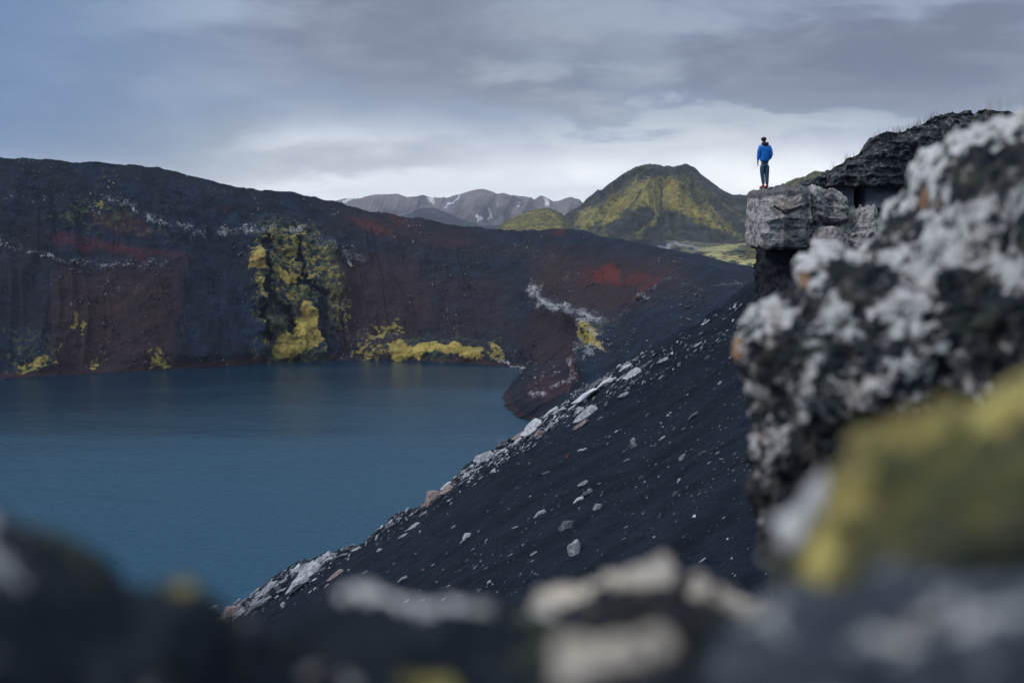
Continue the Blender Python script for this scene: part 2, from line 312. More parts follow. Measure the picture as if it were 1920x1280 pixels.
# ------------------------------------------------------------------ ground: valley floor out to the horizon
az_ = np.concatenate([np.linspace(-80, -14, 90)[:-1], np.linspace(-14, 14, 620), np.linspace(14, 80, 90)[1:]])
ds = np.geomspace(300, 11000, 420)
aa, dd = np.meshgrid(np.tan(np.radians(az_)), ds, indexing='ij')
gx, gy = aa*dd, dd
ring = RIM + [(160, 60), (0, -60), (-300, 60)]
ins = poly(gx, gy, ring, 18)
far = sstep(gy, 700, 1100)
gz = 15 + (1.5*fbm(gx/90, gy/90, o=4, s=60))*far - 34*ins
px, py = seen(np.stack([gx, gy, gz], -1))
wx_ = px + 6*fbm(px/18, py/9, o=3, s=61); wy_ = py + 2.5*fbm(px/16, py/7, o=3, s=62)
knoll = many(px, py, [([(1225,462),(1260,452),(1310,455),(1330,466),(1280,474)],1), ([(1290,476),(1350,462),(1400,458),(1460,466),(1460,500),(1400,496)],.7)], 9)
gz = gz + knoll*(5 + 1.5*fbm(gx/30, gy/30, s=63))
mo = many(wx_, wy_, [([(1290,474),(1340,462),(1400,455),(1520,460),(1520,520),(1440,514),(1400,500),(1340,488)],.72), ([(1235,470),(1262,466),(1275,472),(1250,476)],.6), ([(1230,458),(1260,449),(1320,455),(1300,462)],.45), ([(1300,500),(1420,506),(1400,512),(1320,508)],.3)], 6)
dk = poly(wx_, wy_, [(1360,482),(1392,466),(1440,476),(1448,490),(1400,488)], 5)
mo *= 1-dk
ol_ = many(wx_, wy_, [([(1220,450),(1330,450),(1460,450),(1460,520),(1280,480)],.6)], 10)
pl_ = np.maximum(line(wx_, wy_, [(1225,468),(1265,466),(1310,470),(1345,476)], 5)*.8, line(wx_, wy_, [(1300,484),(1360,494),(1420,504)], 4)*.6)
z0 = np.zeros(gz.shape)
gm = land_material('valley_ground', 28.0, mossa=(.50, .46, .20), mossb=(.16, .16, .085), bumpd=.6, streak=(1, 1, 1))
grid_mesh('ground', np.stack([gx, gy, gz], -1), gm, dict(moss=mo, olive=ol_, pale=pl_, red=z0, brown=z0))['kind'] = 'structure'
# ------------------------------------------------------------------ hills and mountains
def hill(name, crest, dc, df, db, z0_, mat, paint=None, relief=None, nU=400, nV=130, rough=.5, scale=80., zb=None, wob=0):
    cx = np.array([c[0] for c in crest], float); cy = np.array([c[1] for c in crest], float)
    u = np.linspace(cx[0], cx[-1], nU); y = np.interp(u, cx, cy); y = sm(y, 3)
    y = y + wob*fbm(u/16, 0*u, o=4, s=hash_(name), g=.6)
    Dc = dc*np.ones(nU)
    ang = (u-960)/FPX/(CP)
    cxx, cyy, czz = place(u, y, Dc)
    zz_ = 8.0 if zb is None else zb
    v1 = np.linspace(0, 1, nV); v2 = np.linspace(0, 1, 40)[1:]
    out = []
    for k, D in enumerate(np.concatenate([df + (dc-df)*v1, dc + (db-dc)*v2])):
        if k < nV: f = v1[k]; z = zz_ + (czz-zz_)*(1.12*f - .12*f**3)
        else: f = 1-v2[k-nV]; z = zz_ + (czz-zz_)*f**1.15 - 1
        out.append(np.stack([cxx*D/dc, D*np.ones(nU), z], -1))
    P = np.stack(out, 1)
    f = np.concatenate([v1, 1+v2])[None, :]
    env = np.minimum(sstep(f, 0, .12), 1)*(1 - .9*np.exp(-((f-1)/.06)**2))
    hgt = (czz-zz_)[:, None]
    n = ridged(P[..., 0]/scale, P[..., 1]/scale/2.2, P[..., 2]/scale, 5, hash_(name)+3)*.5
    P[..., 2] += env*n*rough*hgt*.16
    px, py = seen(P)
    if relief is not None: P[..., 2] += relief(px, py, P)*env*hgt
    P[..., 2] += .012*hgt*fbm(P[..., 0]/scale*5, P[..., 1]/scale*5, o=4, s=5)
    px, py = seen(P)
    at = paint(px, py, P) if paint else {}
    z = np.zeros(px.shape)
    for k in ('moss', 'olive', 'red', 'brown', 'pale'): at.setdefault(k, z)
    o = grid_mesh(name, P, mat, at); o['kind'] = 'structure'; return o
def hash_(s): return sum(ord(c)*(i+1) for i, c in enumerate(s)) % 97
def green_paint(px, py, P):
    a = px + 7*fbm(px/14, py/14, o=4, s=71); c = py + 6*fbm(px/12, py/12, o=4, s=72)
    moss = many(a, c, [([(1190,340),(1215,328),(1237,327),(1280,336),(1296,372),(1330,400),(1392,448),(1350,436),(1308,415),(1264,397),(1233,388),(1205,388),(1175,398),(1140,428),(1065,430),(1085,400),(1120,380),(1155,366)],.72), ([(1225,385),(1237,392),(1224,420),(1190,448),(1180,446),(1212,414)],.9), ([(1290,355),(1330,375),(1420,440),(1420,452),(1330,405)],.5), ([(1100,400),(1150,395),(1130,440),(1050,440)],.5)], 9)
    ol = many(a, c, [([(1080,440),(1090,395),(1190,325),(1300,325),(1420,420),(1440,460),(1060,450)],.72)], 12)
    dk = many(a, c, [([(1131,432),(1175,402),(1222,388),(1226,396),(1208,425),(1190,440),(1160,446)],1), ([(1236,402),(1260,397),(1291,413),(1353,435),(1388,450),(1308,452),(1215,450),(1222,425)],1), ([(1330,372),(1350,378),(1405,430),(1405,445),(1370,420)],.8), ([(1180,335),(1228,312),(1270,318),(1290,330),(1240,326),(1190,345)],.15), ([(1380,360),(1420,360),(1420,430)],.3)], 5)
    th = np.arctan2(px-1240, (py-295)*1.5); rg = ridged(th*7+.3*fbm(px/20, py/20, s=84), 0*th, np.hypot(px-1240, py-300)/90, 3, 83)
    dk = np.maximum(dk, .65*sstep(rg, .15, -.75)*sstep(np.hypot(px-1240, py-305), 10, 50))
    pl = np.maximum(line(a, c, [(1070,430),(1100,395),(1135,370)], 10)*.42, line(a, c, [(1229,395),(1215,420),(1184,444)], 3)*.7)
    return dict(moss=moss*(1-dk), olive=ol*(1-dk), pale=pl)
def green_relief(px, py, P):
    th = np.arctan2(px-1240, (py-300)*1.6)
    r = ridged(th*3.0+.9, 0*th, np.hypot(px-1240, py-300)/240, 3, 81)
    dk = many(px, py, [([(1131,432),(1175,402),(1222,388),(1226,396),(1208,425),(1190,440),(1160,446)],1), ([(1236,402),(1260,397),(1291,413),(1353,435),(1388,450),(1308,452),(1215,450),(1222,425)],1)], 8)
    return (.13*r*sstep(np.hypot(px-1240, py-305), 8, 60) - .05*dk)
gh = land_material('green_hill_ground', 22.0, dark=(.058, .064, .062), mossa=(.43, .37, .115), mossb=(.115, .118, .060), bumpd=2.2, streak=(1, 1, .5))
hill('green_hill', [(985,470),(1020,450),(1045,420),(1062,402),(1085,386),(1108,366),(1135,357),(1160,342),(1185,322),(1200,314),(1228,310),(1262,314),(1290,321),(1310,334),(1330,349),(1350,358),(1375,365),(1400,366),(1440,352),(1480,350),(1560,350),(1640,380),(1700,430)], 2600, 2080, 3100, 15, gh, green_paint, green_relief, 560, 200, .8, 70, wob=1.3)
def lesser_paint(px, py, P):
    a = px + 6*fbm(px/12, py/12, o=3, s=91)
    return dict(moss=.55*np.ones(px.shape)*poly(a, py, [(930,440),(960,405),(1000,388),(1050,395),(1060,440)], 10), olive=.8*np.ones(px.shape))
hill('mossy_hillock', [(905,446),(935,424),(955,410),(985,400),(1005,392),(1030,391),(1052,400),(1075,420),(1100,445)], 2000, 1750, 2250, 15, gh, lesser_paint, None, 160, 80, .5, 60, wob=.8)
def knob_paint(px, py, P): return dict(olive=.75*np.ones(px.shape), moss=.35*np.ones(px.shape))
hill('distant_knob', [(1400,395),(1440,372),(1470,348),(1490,336),(1512,330),(1530,318),(1548,320),(1600,350),(1680,400)], 1500, 1300, 1700, 15, gh, knob_paint, None, 160, 70, .5, 60, wob=1.0)
blue = land_material('blue_hill_ground', 60.0, dark=(.035, .043, .060), bumpd=.4)
hill('dark_cone_hill', [(690,430),(735,411),(765,400),(790,390),(815,390),(840,400),(870,412),(905,424),(960,440),(1000,452)], 4600, 4000, 5200, 15, blue, None, None, 140, 60, .2, 200, wob=.4)
mt = land_material('far_mountain_ground', 90.0, dark=(.150, .135, .165), brown=(.215, .18, .19), palec=(.8, .8, .84), bumpd=1.2, streak=(1, 1, .4))
def mt_paint(px, py, P):
    a = px + 4*fbm(px/8, py/8, o=3, s=95); c = py + 3*fbm(px/7, py/7, o=3, s=96)
    pl = np.zeros(px.shape)
    for pts, wd, s in [([(645,380),(662,373)],4.5,1.3), ([(806,372),(812,382)],5,1.3), ([(835,390),(862,368)],2.6,1.1), ([(1022,375),(1030,384)],5,1.4), ([(917,392),(922,405),(915,412)],4,.9), ([(895,405),(900,412)],5,.9), ([(970,386),(975,384)],3,.9), ([(930,378),(932,385)],3,.6)]:
        pl = np.maximum(pl, np.minimum(1.8*line(a, c, pts, wd), 1)*s)
    return dict(pale=pl, brown=.9*sstep(vn(px/22, py/18, s=97), -.3, .5))
hill('far_mountain', [(560,420),(600,392),(628,377),(648,371),(662,374),(678,377),(700,367),(735,365),(745,364),(760,370),(790,368),(815,372),(838,374),(850,368),(885,357),(905,355),(925,359),(930,363),(945,361),(955,366),(985,368),(1003,375),(1012,366),(1022,369),(1038,378),(1062,373),(1085,378),(1110,390),(1180,410),(1260,430),(1400,450)], 6800, 5400, 8200, 15, mt, mt_paint, lambda px, py, P: .10*sstep(py, 355, 385)*ridged(px/34+.015*(py-355), py/200, 0, 4, 99), 520, 150, .9, 420, wob=.5)
# ------------------------------------------------------------------ near scree slope
SIL = 62.0
def near_z(x, y):
    edge = SIL + 2.5*vn(x/5, x*0, s=101) + 1.2*vn(x/1.7, x*0, s=102)
    plane = H + .62*(x-15.4) + .5*softplus(x-8.2, .4) - .62*softplus(x-10.0, .4)*sstep(y, 25, 40) - .55*softplus(y-edge, 1.5)
    cap = H + 2.2 - .25*np.maximum(x-30, 0)
    plane = -softplus(-(plane-cap), 1.0) + cap
    r = np.hypot(np.where(x > 0, x*.45, x*.9), np.maximum(y, 0))
    ledge = H - 1.0 - .78*softplus(r-3.6, .5)
    z = np.maximum(plane, ledge) + .5*np.exp(-np.abs(plane-ledge)/.8)*.3
    near = sstep(y, 2.5, 12)
    band = np.exp(-((y-SIL)/9)**2)*sstep(x, 16, 8)
    z = z + near*(.30*fbm(x/4.5, y/4.5, o=5, s=103) + .05*fbm(x/.5, y/.5, o=3, s=104) + band*.42*np.clip(ridged(x/2.2, y/3.2, 0, 4, 105)*.6, -.2, 2))
    z = z + (1-near)*.05*fbm(x/.4, y/.4, o=3, s=106)
    return z
az_ = np.concatenate([np.linspace(-78, -20, 60)[:-1], np.linspace(-20, 20, 720), np.linspace(20, 78, 60)[1:]])
ds = np.concatenate([np.geomspace(.3, 14, 80)[:-1], np.linspace(14, 78, 440)[:-1], np.geomspace(78, 300, 70)])
aa, dd = np.meshgrid(np.radians(az_), ds, indexing='ij')
nx, ny = np.sin(aa)*dd, np.cos(aa)*dd
nz_ = near_z(nx, ny)
P = np.stack([nx, ny, nz_], -1)
m, T, b = material('scree_ash', .95, .12)
o = T.coord(); f1 = T.noise(o, 1.3, 8, .7); f2 = T.noise(o, 9, 5, .65); f3 = T.noise(T.coord((.35, 1, .35), rot=(0, 0, .15)), .8, 5, .6)
v1 = T.voro(o, 5.5); v2 = T.voro(o, 5.5, out=1)
sep = T.node('ShaderNodeSeparateColor'); T.l.new(v2, sep.inputs[0])
c = T.mix(T.ramp(f1, .35, .7), (.0052, .0105, .0215), (.0100, .0165, .0290))
c = T.mix(T.ramp(f2, .5, .75, 0, .7), c, (.024, .030, .042))
c = T.mix(T.ramp(f3, .46, .62, 0, .7), c, (.0042, .0070, .0125))
peb = T.math('MULTIPLY', T.ramp(v1, .26, .18), T.ramp(sep.outputs[0], .965, .99)); c = T.mix(T.math('MULTIPLY', peb, .8), c, (.12, .135, .16))
bandm = T.attr('band'); bm_ = T.math('ADD', bandm, T.math('MULTIPLY', T.math('SUBTRACT', f2, .5), 2.0))
c = T.mix(T.ramp(bm_, .72, .95), c, (.20, .205, .225))
T.l.new(c, b.inputs['Base Color'])
bump(T, b, T.math('ADD', f1, T.math('ADD', T.math('MULTIPLY', f2, .35), T.math('MULTIPLY', v1, .3))), .16)
px, py = seen(P)
bnd = .75*np.clip(1-(np.abs(ny-SIL+3)/7), 0, 1)*sstep(nx, 11, -3)*.62*sstep(vn(nx/2.5, ny/3, s=107), -.5, .4)
grid_mesh('scree_slope', P, m, dict(band=bnd))['kind'] = 'structure'
def scree_hit(px, py):
    px, py = np.atleast_1d(px).astype(float), np.atleast_1d(py).astype(float)
    a = (px-960)/FPX; bb = (640-py)/FPX
    X1, Z1 = a/(CP+bb*SP), (-SP+bb*CP)/(CP+bb*SP)
    y = np.full(px.shape, 10.0); hit = np.zeros(px.shape, bool)
    for k in range(95):
        yy = 10+k*.7; g = near_z(X1*yy, yy+0*X1) >= H+Z1*yy
        y = np.where(g & ~hit, yy, y); hit |= g
    lo, hi = y-.7, y
    for k in range(7):
        mid = (lo+hi)/2; g = near_z(X1*mid, mid) >= H+Z1*mid
        hi = np.where(g, mid, hi); lo = np.where(g, lo, mid)
    y = hi
    return X1*y, y, hit
# ------------------------------------------------------------------ stones
rnd = random.Random(5)
def stone_mesh(name, seed, flat=.55, lng=1.5, n=15):
    r = random.Random(seed); bm = bmesh.new()
    for _ in range(n):
        v = Vector((r.gauss(0, 1), r.gauss(0, 1), r.gauss(0, 1))).normalized()*r.uniform(.8, 1.05)
        bm.verts.new((v.x*lng*.5, v.y*.5, v.z*flat*.5))
    bmesh.ops.convex_hull(bm, input=bm.verts)
    for v in [v for v in bm.verts if not v.link_faces]: bm.verts.remove(v)
    bmesh.ops.bevel(bm, geom=list(bm.edges), offset=.02, segments=1, affect='EDGES', clamp_overlap=True)
    bmesh.ops.triangulate(bm, faces=bm.faces)
    bmesh.ops.subdivide_edges(bm, edges=bm.edges, cuts=1, use_grid_fill=True)
    co = np.array([v.co[:] for v in bm.verts])
    d = fbm(co[:, 0]*5+seed, co[:, 1]*5, co[:, 2]*5, 3, seed)
    for v, k in zip(bm.verts, d): v.co += v.co.normalized()*float(k)*.055
    me = bpy.data.meshes.new(name); bm.to_mesh(me); bm.free(); return me
def stone_mat(name, a, b_, sc_=3.0):
    m, T, b = material(name, .9, .2); o = T.coord()
    c = T.mix(T.ramp(T.noise(o, sc_, 7, .65), .38, .62), a, b_)
    c = T.mix(T.ramp(T.noise(o, sc_*2.5, 4, .7), .58, .72), c, (.05, .055, .07))
    T.l.new(c, b.inputs['Base Color']); bump(T, b, T.noise(o, sc_*3, 6, .65), .12); return m
PALE = stone_mat('pale_stone', (.50, .52, .56), (.25, .26, .30)); GREY = stone_mat('grey_stone', (.22, .24, .28), (.09, .10, .13))
WHITE = stone_mat('white_stone', (.74, .77, .82), (.48, .50, .55)); PINK = stone_mat('pink_stone', (.46, .36, .35), (.24, .19, .20)); REDM = stone_mat('red_stone', (.40, .09, .09), (.20, .05, .06))
def protos(mat): 
    r = []
    for k in range(6):
        me = stone_mesh('stone', 11+k*5, (.5, .7, .42, .85, .6, .5)[k], (1.5, 1.2, 1.9, 1.05, 2.2, 1.4)[k]); me.materials.append(mat); r.append(me)
    return r
PR = {'pale': protos(PALE), 'grey': protos(GREY), 'white': protos(WHITE), 'pink': protos(PINK), 'red': protos(REDM)}
def normal_at(x, y, e=.6):
    return Vector((float(near_z(np.array([x-e]), np.array([y]))[0]-near_z(np.array([x+e]), np.array([y]))[0])/(2*e), 
                   float(near_z(np.array([x]), np.array([y-e]))[0]-near_z(np.array([x]), np.array([y+e]))[0])/(2*e), 1)).normalized()
def put_stone(name, x, y, wpx, kind, k, sx=1, sy=1, sz=1, rot=0, sink=.15):
    z = float(near_z(np.array([x]), np.array([y]))[0]); size = wpx/FPX*math.hypot(y, x)
    o = bpy.data.objects.new(name, PR[kind][k]); COL.objects.link(o)
    q = normal_at(x, y).to_track_quat('Z', 'X') 
    n = normal_at(x, y); ax = Vector((-.85, 0, -.53)); ax = (ax - n*ax.dot(n)).normalized(); ay = n.cross(ax)
    M = Matrix((ax, ay, n)).transposed().to_4x4() @ Matrix.Rotation(rot, 4, 'Z')
    o.matrix_world = Matrix.Translation(Vector((x, y, z)) + n*size*.25*(1-2*sink)) @ M @ Matrix.Diagonal((size*sx, size*sy, size*sz, 1))
    return o
BIG = [  # px, py, size, kind, proto, (sx, sy, sz), rot, label, name
 (1190,704,30,'white',4,(.62,.45,.8),-.2,'upright white slab highest of the bright rocks on the dark scree','slab'),
 (1135,722,32,'white',2,(.62,.6,.55),.1,'flat white slab below the upright white slab on the scree','slab'),
 (1003,805,44,'white',4,(.52,.50,.7),-.25,'tall white split slab standing where the scree meets the lake view','slab'),
 (1033,776,26,'white',2,(.8,.5,.5),.2,'thin white shard just above the tall white split slab','stone'),
 (1103,779,44,'pale',4,(.60,.5,.5),.1,'long pale cracked block on the upper scree below the white slabs','boulder'),
 (1090,799,22,'pink',0,(.9,.7,.8),.1,'pinkish stone directly under the long pale cracked block','stone'),
 (1082,1037,36,'pale',3,(.95,.85,1.15),.4,'round light grey boulder largest on the open dark scree','boulder'),
 (1065,988,28,'grey',1,(.85,.8,.8),.2,'oval grey boulder just above the round light grey boulder','boulder'),
 (1013,966,26,'pale',2,(.6,.6,.7),.1,'flat pale stone up the slope and left of the oval grey boulder','stone'),
 (1085,939,22,'white',2,(.6,.7,.6),.0,'small bright white stone with darker rubble behind it','stone'),
 (1102,926,22,'grey',0,(.7,.7,.8),.5,'grey stone touching the small bright white stone','stone'),
 (1095,908,20,'pale',4,(.6,.4,.5),.3,'thin upright pale stone above the small bright white stone','stone'),
 (1122,952,16,'pale',1,(.9,.9,.9),.1,'square pale stone right of the small bright white stone','stone'),
 (1190,832,17,'pale',3,(.8,.9,1.2),.3,'lone pale stone on the scree below the upright white slab','stone'),
 (1300,781,18,'grey',2,(.8,.6,.6),.1,'curved grey stone high on the scree near the lichen boulder','stone'),
 (816,936,38,'pink',1,(.75,.62,.85),.2,'large pinkish weathered outcrop block on the edge of the scree','boulder'),
 (840,920,26,'pink',4,(.55,.55,.7),.2,'long pinkish shard leaning against the large pinkish block','stone'),
 (798,948,20,'pink',0,(.7,.6,.8),-.3,'small pinkish chunk below the large pinkish block','stone'),
 (912,862,42,'pale',4,(.52,.6,.55),.1,'long pale ledge rock on the scree edge above the pinkish block','boulder'),
 (940,850,26,'pale',2,(.6,.7,.6),.1,'pale slab lying at the upper end of the long ledge rock','slab'),
 (970,830,20,'white',2,(.7,.6,.6),.0,'white stone on the scree edge between ledge rock and split slab','stone'),
 (583,1078,60,'pale',4,(.50,.55,.6),.1,'big pale tilted slab near the foot of the scree edge','slab'),
 (560,1100,50,'pale',2,(.6,.65,.6),.2,'broad pale slab next down from the big tilted slab','slab'),
 (606,1052,34,'pale',0,(.8,.8,.9),.5,'blocky pale stone at the top of the big tilted slab','stone'),
 (398,1147,30,'pale',3,(1,.9,1.1),.2,'knobbly light boulder lowest on the edge of the scree','boulder'),
 (436,1152,40,'pink',1,(.8,.8,.7),.2,'tan rounded rock beside the lowest knobbly boulder','boulder'),
 (1065,857,9,'red',3,(1,1,1),.2,'tiny red stone alone on the dark scree','stone'),
 (778,988,24,'pale',4,(.6,.4,.4),.3,'slim pale stone right of the scree edge below the pinkish block','stone'),
 (877,1006,18,'white',1,(.8,.8,.7),.1,'small squarish white stone in the middle of the dark scree','stone'),
 (756,1006,14,'pale',0,(.9,.9,.8),.1,'little pale stone near the slim pale stone','stone'),
 (755,1087,18,'pale',2,(.7,.5,.6),.1,'pale sliver just above the blurred lichen ledge','stone'),
 (1189,838,10,'grey',0,(1,1,1),.1,'little grey stone under the lone pale stone','stone'),
 (1090,770,16,'white',1,(.8,.8,.8),.2,'white chip above the long pale cracked block','stone'),
 (1205,690,13,'grey',0,(1,1,1),.2,'grey stone at the foot of the upright white slab','stone'),
 (1170,742,16,'pale',0,(.9,.7,.8),.2,'pale stone in the line of rubble under the white slabs','stone'),
]
for (a, b2, s, kind, k, sc3, rot, lab, nm) in BIG:
    X_, Y_, hit = scree_hit(a, b2)
    if not hit[0]: 
        for up in range(1, 30):
            X_, Y_, hit = scree_hit(a+up*.7, b2+up*1.6)
            if hit[0]: break
    tag(put_stone(nm, float(X_[0]), float(Y_[0]), s*1.2, kind, k, *[q*1.15 for q in sc3], rot, .3), lab, nm)
EDGE = [(395,1148),(470,1102),(560,1050),(640,1005),(720,958),(800,902),(880,862),(980,795),(1060,742),(1130,700),(1200,665),(1290,620),(1380,565)]
ex, ey = np.array([e[0] for e in EDGE], float), np.array([e[1] for e in EDGE], float)
rs = np.random.RandomState(7)
def edge_y(x): return np.interp(x, ex, ey)
n = 262; xx = rs.uniform(400, 1180, n); xx[:110] = rs.uniform(400, 900, 110); off = 3+np.abs(rs.normal(0, 24, n)); off[::3] = rs.uniform(20, 330, len(off[::3])); sz = 7.5+rs.exponential(5.2, n)
xx[::3] = rs.uniform(560, 1370, len(xx[::3])); sz[off > 70] = 4+rs.exponential(2.6, (off > 70).sum())
X_, Y_, hit = scree_hit(xx, edge_y(xx)+off)
LBL = {'edge_pale': 'pale angular stone in the rubble along the edge of the scree', 'edge_white': 'white angular stone in the rubble along the edge of the scree', 'edge_grey': 'grey angular stone in the rubble along the edge of the scree', 'edge_pink': 'pinkish stone in the rubble along the edge of the scree',
       'open_pale': 'small pale stone scattered on the open dark scree', 'open_white': 'small white stone scattered on the open dark scree', 'open_grey': 'small grey stone scattered on the open dark scree', 'open_pink': 'small pinkish stone scattered on the open dark scree'}
for i in np.where(hit)[0]:
    kind = rs.choice(['pale', 'white', 'grey', 'pink'], p=[.50, .16, .28, .06]); zone = 'edge' if off[i] < 70 else 'open'
    o = put_stone('stone', float(X_[i]), float(Y_[i]), sz[i]*1.25, kind, rs.randint(6), rs.uniform(.8, 1.3), rs.uniform(.5, .9), rs.uniform(.6, 1.0), rs.normal(0, .35), .35)
    tag(o, LBL[zone+'_'+kind], 'stone', {'edge': 'stones along the scree edge', 'open': 'stones scattered on the open scree'}[zone]+', '+kind)
# uncountable grit: one object
def scatter_mesh(name, pts, sizes, mats, seed, zfun):
    base = [stone_mesh('tmp', 70+k, .6, 1.3, 8) for k in range(1)]
    bm = bmesh.new(); r = random.Random(seed); tv = []
    tmp = []
    for k in range(5):
        b_ = bmesh.new()
        for _ in range(8):
            v = Vector((r.gauss(0, 1), r.gauss(0, 1), r.gauss(0, 1))).normalized()
            b_.verts.new((v.x*.8, v.y*.36, v.z*.34))
        bmesh.ops.convex_hull(b_, input=b_.verts)
        for v in [v for v in b_.verts if not v.link_faces]: b_.verts.remove(v)
        b_.verts.ensure_lookup_table(); b_.verts.index_update()
        tmp.append((np.array([v.co[:] for v in b_.verts]), [tuple(v.index for v in f.verts) for f in b_.faces])); b_.free()
    V, F, MI, base_i = [], [], [], 0
    for (x, y, z), s in zip(pts, sizes):
        co, fs = tmp[r.randrange(5)]; th = r.gauss(0, .6); c_, s_ = math.cos(th), math.sin(th)
        q = co*s; rx, ry = q[:, 0]*c_-q[:, 1]*s_, q[:, 0]*s_+q[:, 1]*c_
        V.append(np.stack([rx*.85+x, ry+y, q[:, 2]+rx*.53+z], -1)); mi = r.choices(range(len(mats)), [.30, .42, .22, .06][:len(mats)])[0]
        for f in fs: F.append(tuple(i+base_i for i in f)); MI.append(mi)
        base_i += len(co)
    me = bpy.data.meshes.new(name); me.from_pydata(np.vstack(V).tolist(), [], F)
    for m_ in mats: me.materials.append(m_)
    me.polygons.foreach_set('material_index', MI)
    o = bpy.data.objects.new(name, me); COL.objects.link(o); bm.free()
    for b_ in base: bpy.data.meshes.remove(b_)
    return o
n = 15000; xx = rs.uniform(395, 1440, n); off = np.where((rs.rand(n) < .55) & (xx < 1200), 1+np.abs(rs.normal(0, 24, n)), rs.uniform(0, 560, n))
X_, Y_, hit = scree_hit(xx, edge_y(xx)+off); X_, Y_, off = X_[hit], Y_[hit], off[hit]
clump = vn(X_/1.6, Y_/2.6, s=120) + .6*vn(X_/.5, Y_/.8, s=121); keep = ((off < 60) & (clump > -.3)) | (clump > .25) | (rs.rand(len(X_)) < .12) ; X_, Y_, off = X_[keep], Y_[keep], off[keep]
szs = np.clip((.022+rs.exponential(.024, len(X_)))*np.where(off < 60, 2.3, 1), .02, .30)
Zs = near_z(X_, Y_)
DST = stone_mat('dark_stone', (.05, .058, .075), (.02, .025, .036))
tag(scatter_mesh('gravel', list(zip(X_, Y_, Zs+szs*.12)), szs, [GREY, DST, PALE, WHITE], 3, None), 'loose gravel strewn over the dark scree slope', 'gravel', kind='stuff')
# ------------------------------------------------------------------ cliff behind the ledge
cl = [  # top px, py, dist
 (1490,356,51),(1505,349,51),(1525,338,51.5),(1548,324,52),(1565,306,52),(1590,294,52),(1612,286,52),(1640,264,52),(1672,250,52.5),(1700,241,53),(1735,228,53.5),(1757,214,54),(1780,205,54),(1810,203,54),(1840,207,54),(1880,215,54),(1960,230,54),(2100,250,54),(2300,300,54)]
cp = np.array(cl, float); nU = 620; u = np.linspace(cp[0, 0], cp[-1, 0], nU)
ty = np.interp(u, cp[:, 0], cp[:, 1]); tz_d = np.interp(u, cp[:, 0], cp[:, 2])
tx, tyy, tz = place(u, ty, tz_d)
nV = 300; v = np.linspace(0, 1, nV)[None, :]        # 0 foot, 1 top edge
foot = near_z(tx, tyy-2.5) - 1.0
zz_ = foot[:, None] + (tz-foot)[:, None]*v
pxg = np.repeat(u[:, None], nV, 1); pyg = 400 - (zz_-H)/(tyy[:, None]-2)*FPX
# layered face: craggy cap rock overhangs a smooth tuff band, boulders and a hollow below
capb = np.interp(u, [1425,1500,1560,1640,1700,1800,2300], [370,362,350,352,356,352,340])[:, None]
cap = sstep(pyg, capb+5, capb-5)
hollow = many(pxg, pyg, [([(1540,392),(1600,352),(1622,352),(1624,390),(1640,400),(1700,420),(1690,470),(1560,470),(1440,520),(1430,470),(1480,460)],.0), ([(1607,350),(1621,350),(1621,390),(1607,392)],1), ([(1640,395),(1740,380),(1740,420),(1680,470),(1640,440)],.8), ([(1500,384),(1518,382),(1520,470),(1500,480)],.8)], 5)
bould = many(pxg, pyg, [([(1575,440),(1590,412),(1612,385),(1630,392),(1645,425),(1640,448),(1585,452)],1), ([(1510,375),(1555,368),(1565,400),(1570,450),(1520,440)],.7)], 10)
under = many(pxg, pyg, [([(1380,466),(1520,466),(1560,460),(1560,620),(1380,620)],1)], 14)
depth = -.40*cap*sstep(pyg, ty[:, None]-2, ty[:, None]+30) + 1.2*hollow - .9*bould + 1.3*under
yb = tyy[:, None] + depth
X_, Z_ = np.repeat(tx[:, None], nV, 1), zz_
crg = ridged(X_/1.3, Z_/1.0, yb*.3, 5, 131)*.5; fn = ridged(X_/.42, Z_/.36, 0, 4, 132)*.5
lump = 1 - np.minimum(1, np.abs(vn(X_/.35, Z_/.30, s=133))*2.2)
amp = cap*1.0 + (1-cap)*.35 + bould*.4
yb = yb - amp*(.22*crg + .20*fn + .13*lump) - .25*vn(X_/2.5, Z_/2.5, s=134)
yb = yb + 2.4*(1-sstep(v, .0, .55))*(-1)*.9
topf = sstep(v, .93, 1)
Z_ = Z_ + topf*(.14*fbm(X_/.9, X_*0, o=3, s=135, g=.55) + .07*(1-np.minimum(1, np.abs(vn(X_/.32, yb/.4, s=136))*2.4)))
front = np.stack([X_, yb, Z_], -1)
w2 = np.linspace(0, 1, 61)[None, 1:]
bx = np.repeat(X_[:, -1:], 60, 1); by = yb[:, -1:] + w2*14; bz = Z_[:, -1:] - 9*w2**1.7 + .25*fbm(bx/.9, by/.9, o=4, s=137)*sstep(w2, 0, .1) - .1
P = np.concatenate([front, np.stack([bx, by, bz], -1)], 1)
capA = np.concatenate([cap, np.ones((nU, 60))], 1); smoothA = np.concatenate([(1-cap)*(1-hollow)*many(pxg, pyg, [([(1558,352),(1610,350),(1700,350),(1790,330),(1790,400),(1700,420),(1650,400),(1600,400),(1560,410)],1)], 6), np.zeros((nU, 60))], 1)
shadeA = np.concatenate([np.maximum(hollow, under), np.zeros((nU, 60))], 1); paleA = np.concatenate([bould, np.zeros((nU, 60))], 1)  # hollows and the recess under the block: their shade put into colour
m, T, b = material('cliff_rock', .92, .15); o = T.coord()
a1 = T.noise(o, 1.2, 8, .65); a2 = T.noise(o, 5.5, 6, .7); a3 = T.noise(T.coord((.4, .4, 1.6)), 1.6, 6, .65); a4 = T.noise(o, 14, 4, .7)
c = T.mix(T.ramp(a1, .38, .65), (.040, .044, .052), (.085, .088, .098))
c = T.mix(T.math('MULTIPLY', T.attr('cap'), .85), c, T.mix(T.ramp(a2, .4, .65), (.030, .034, .042), (.080, .084, .092)))
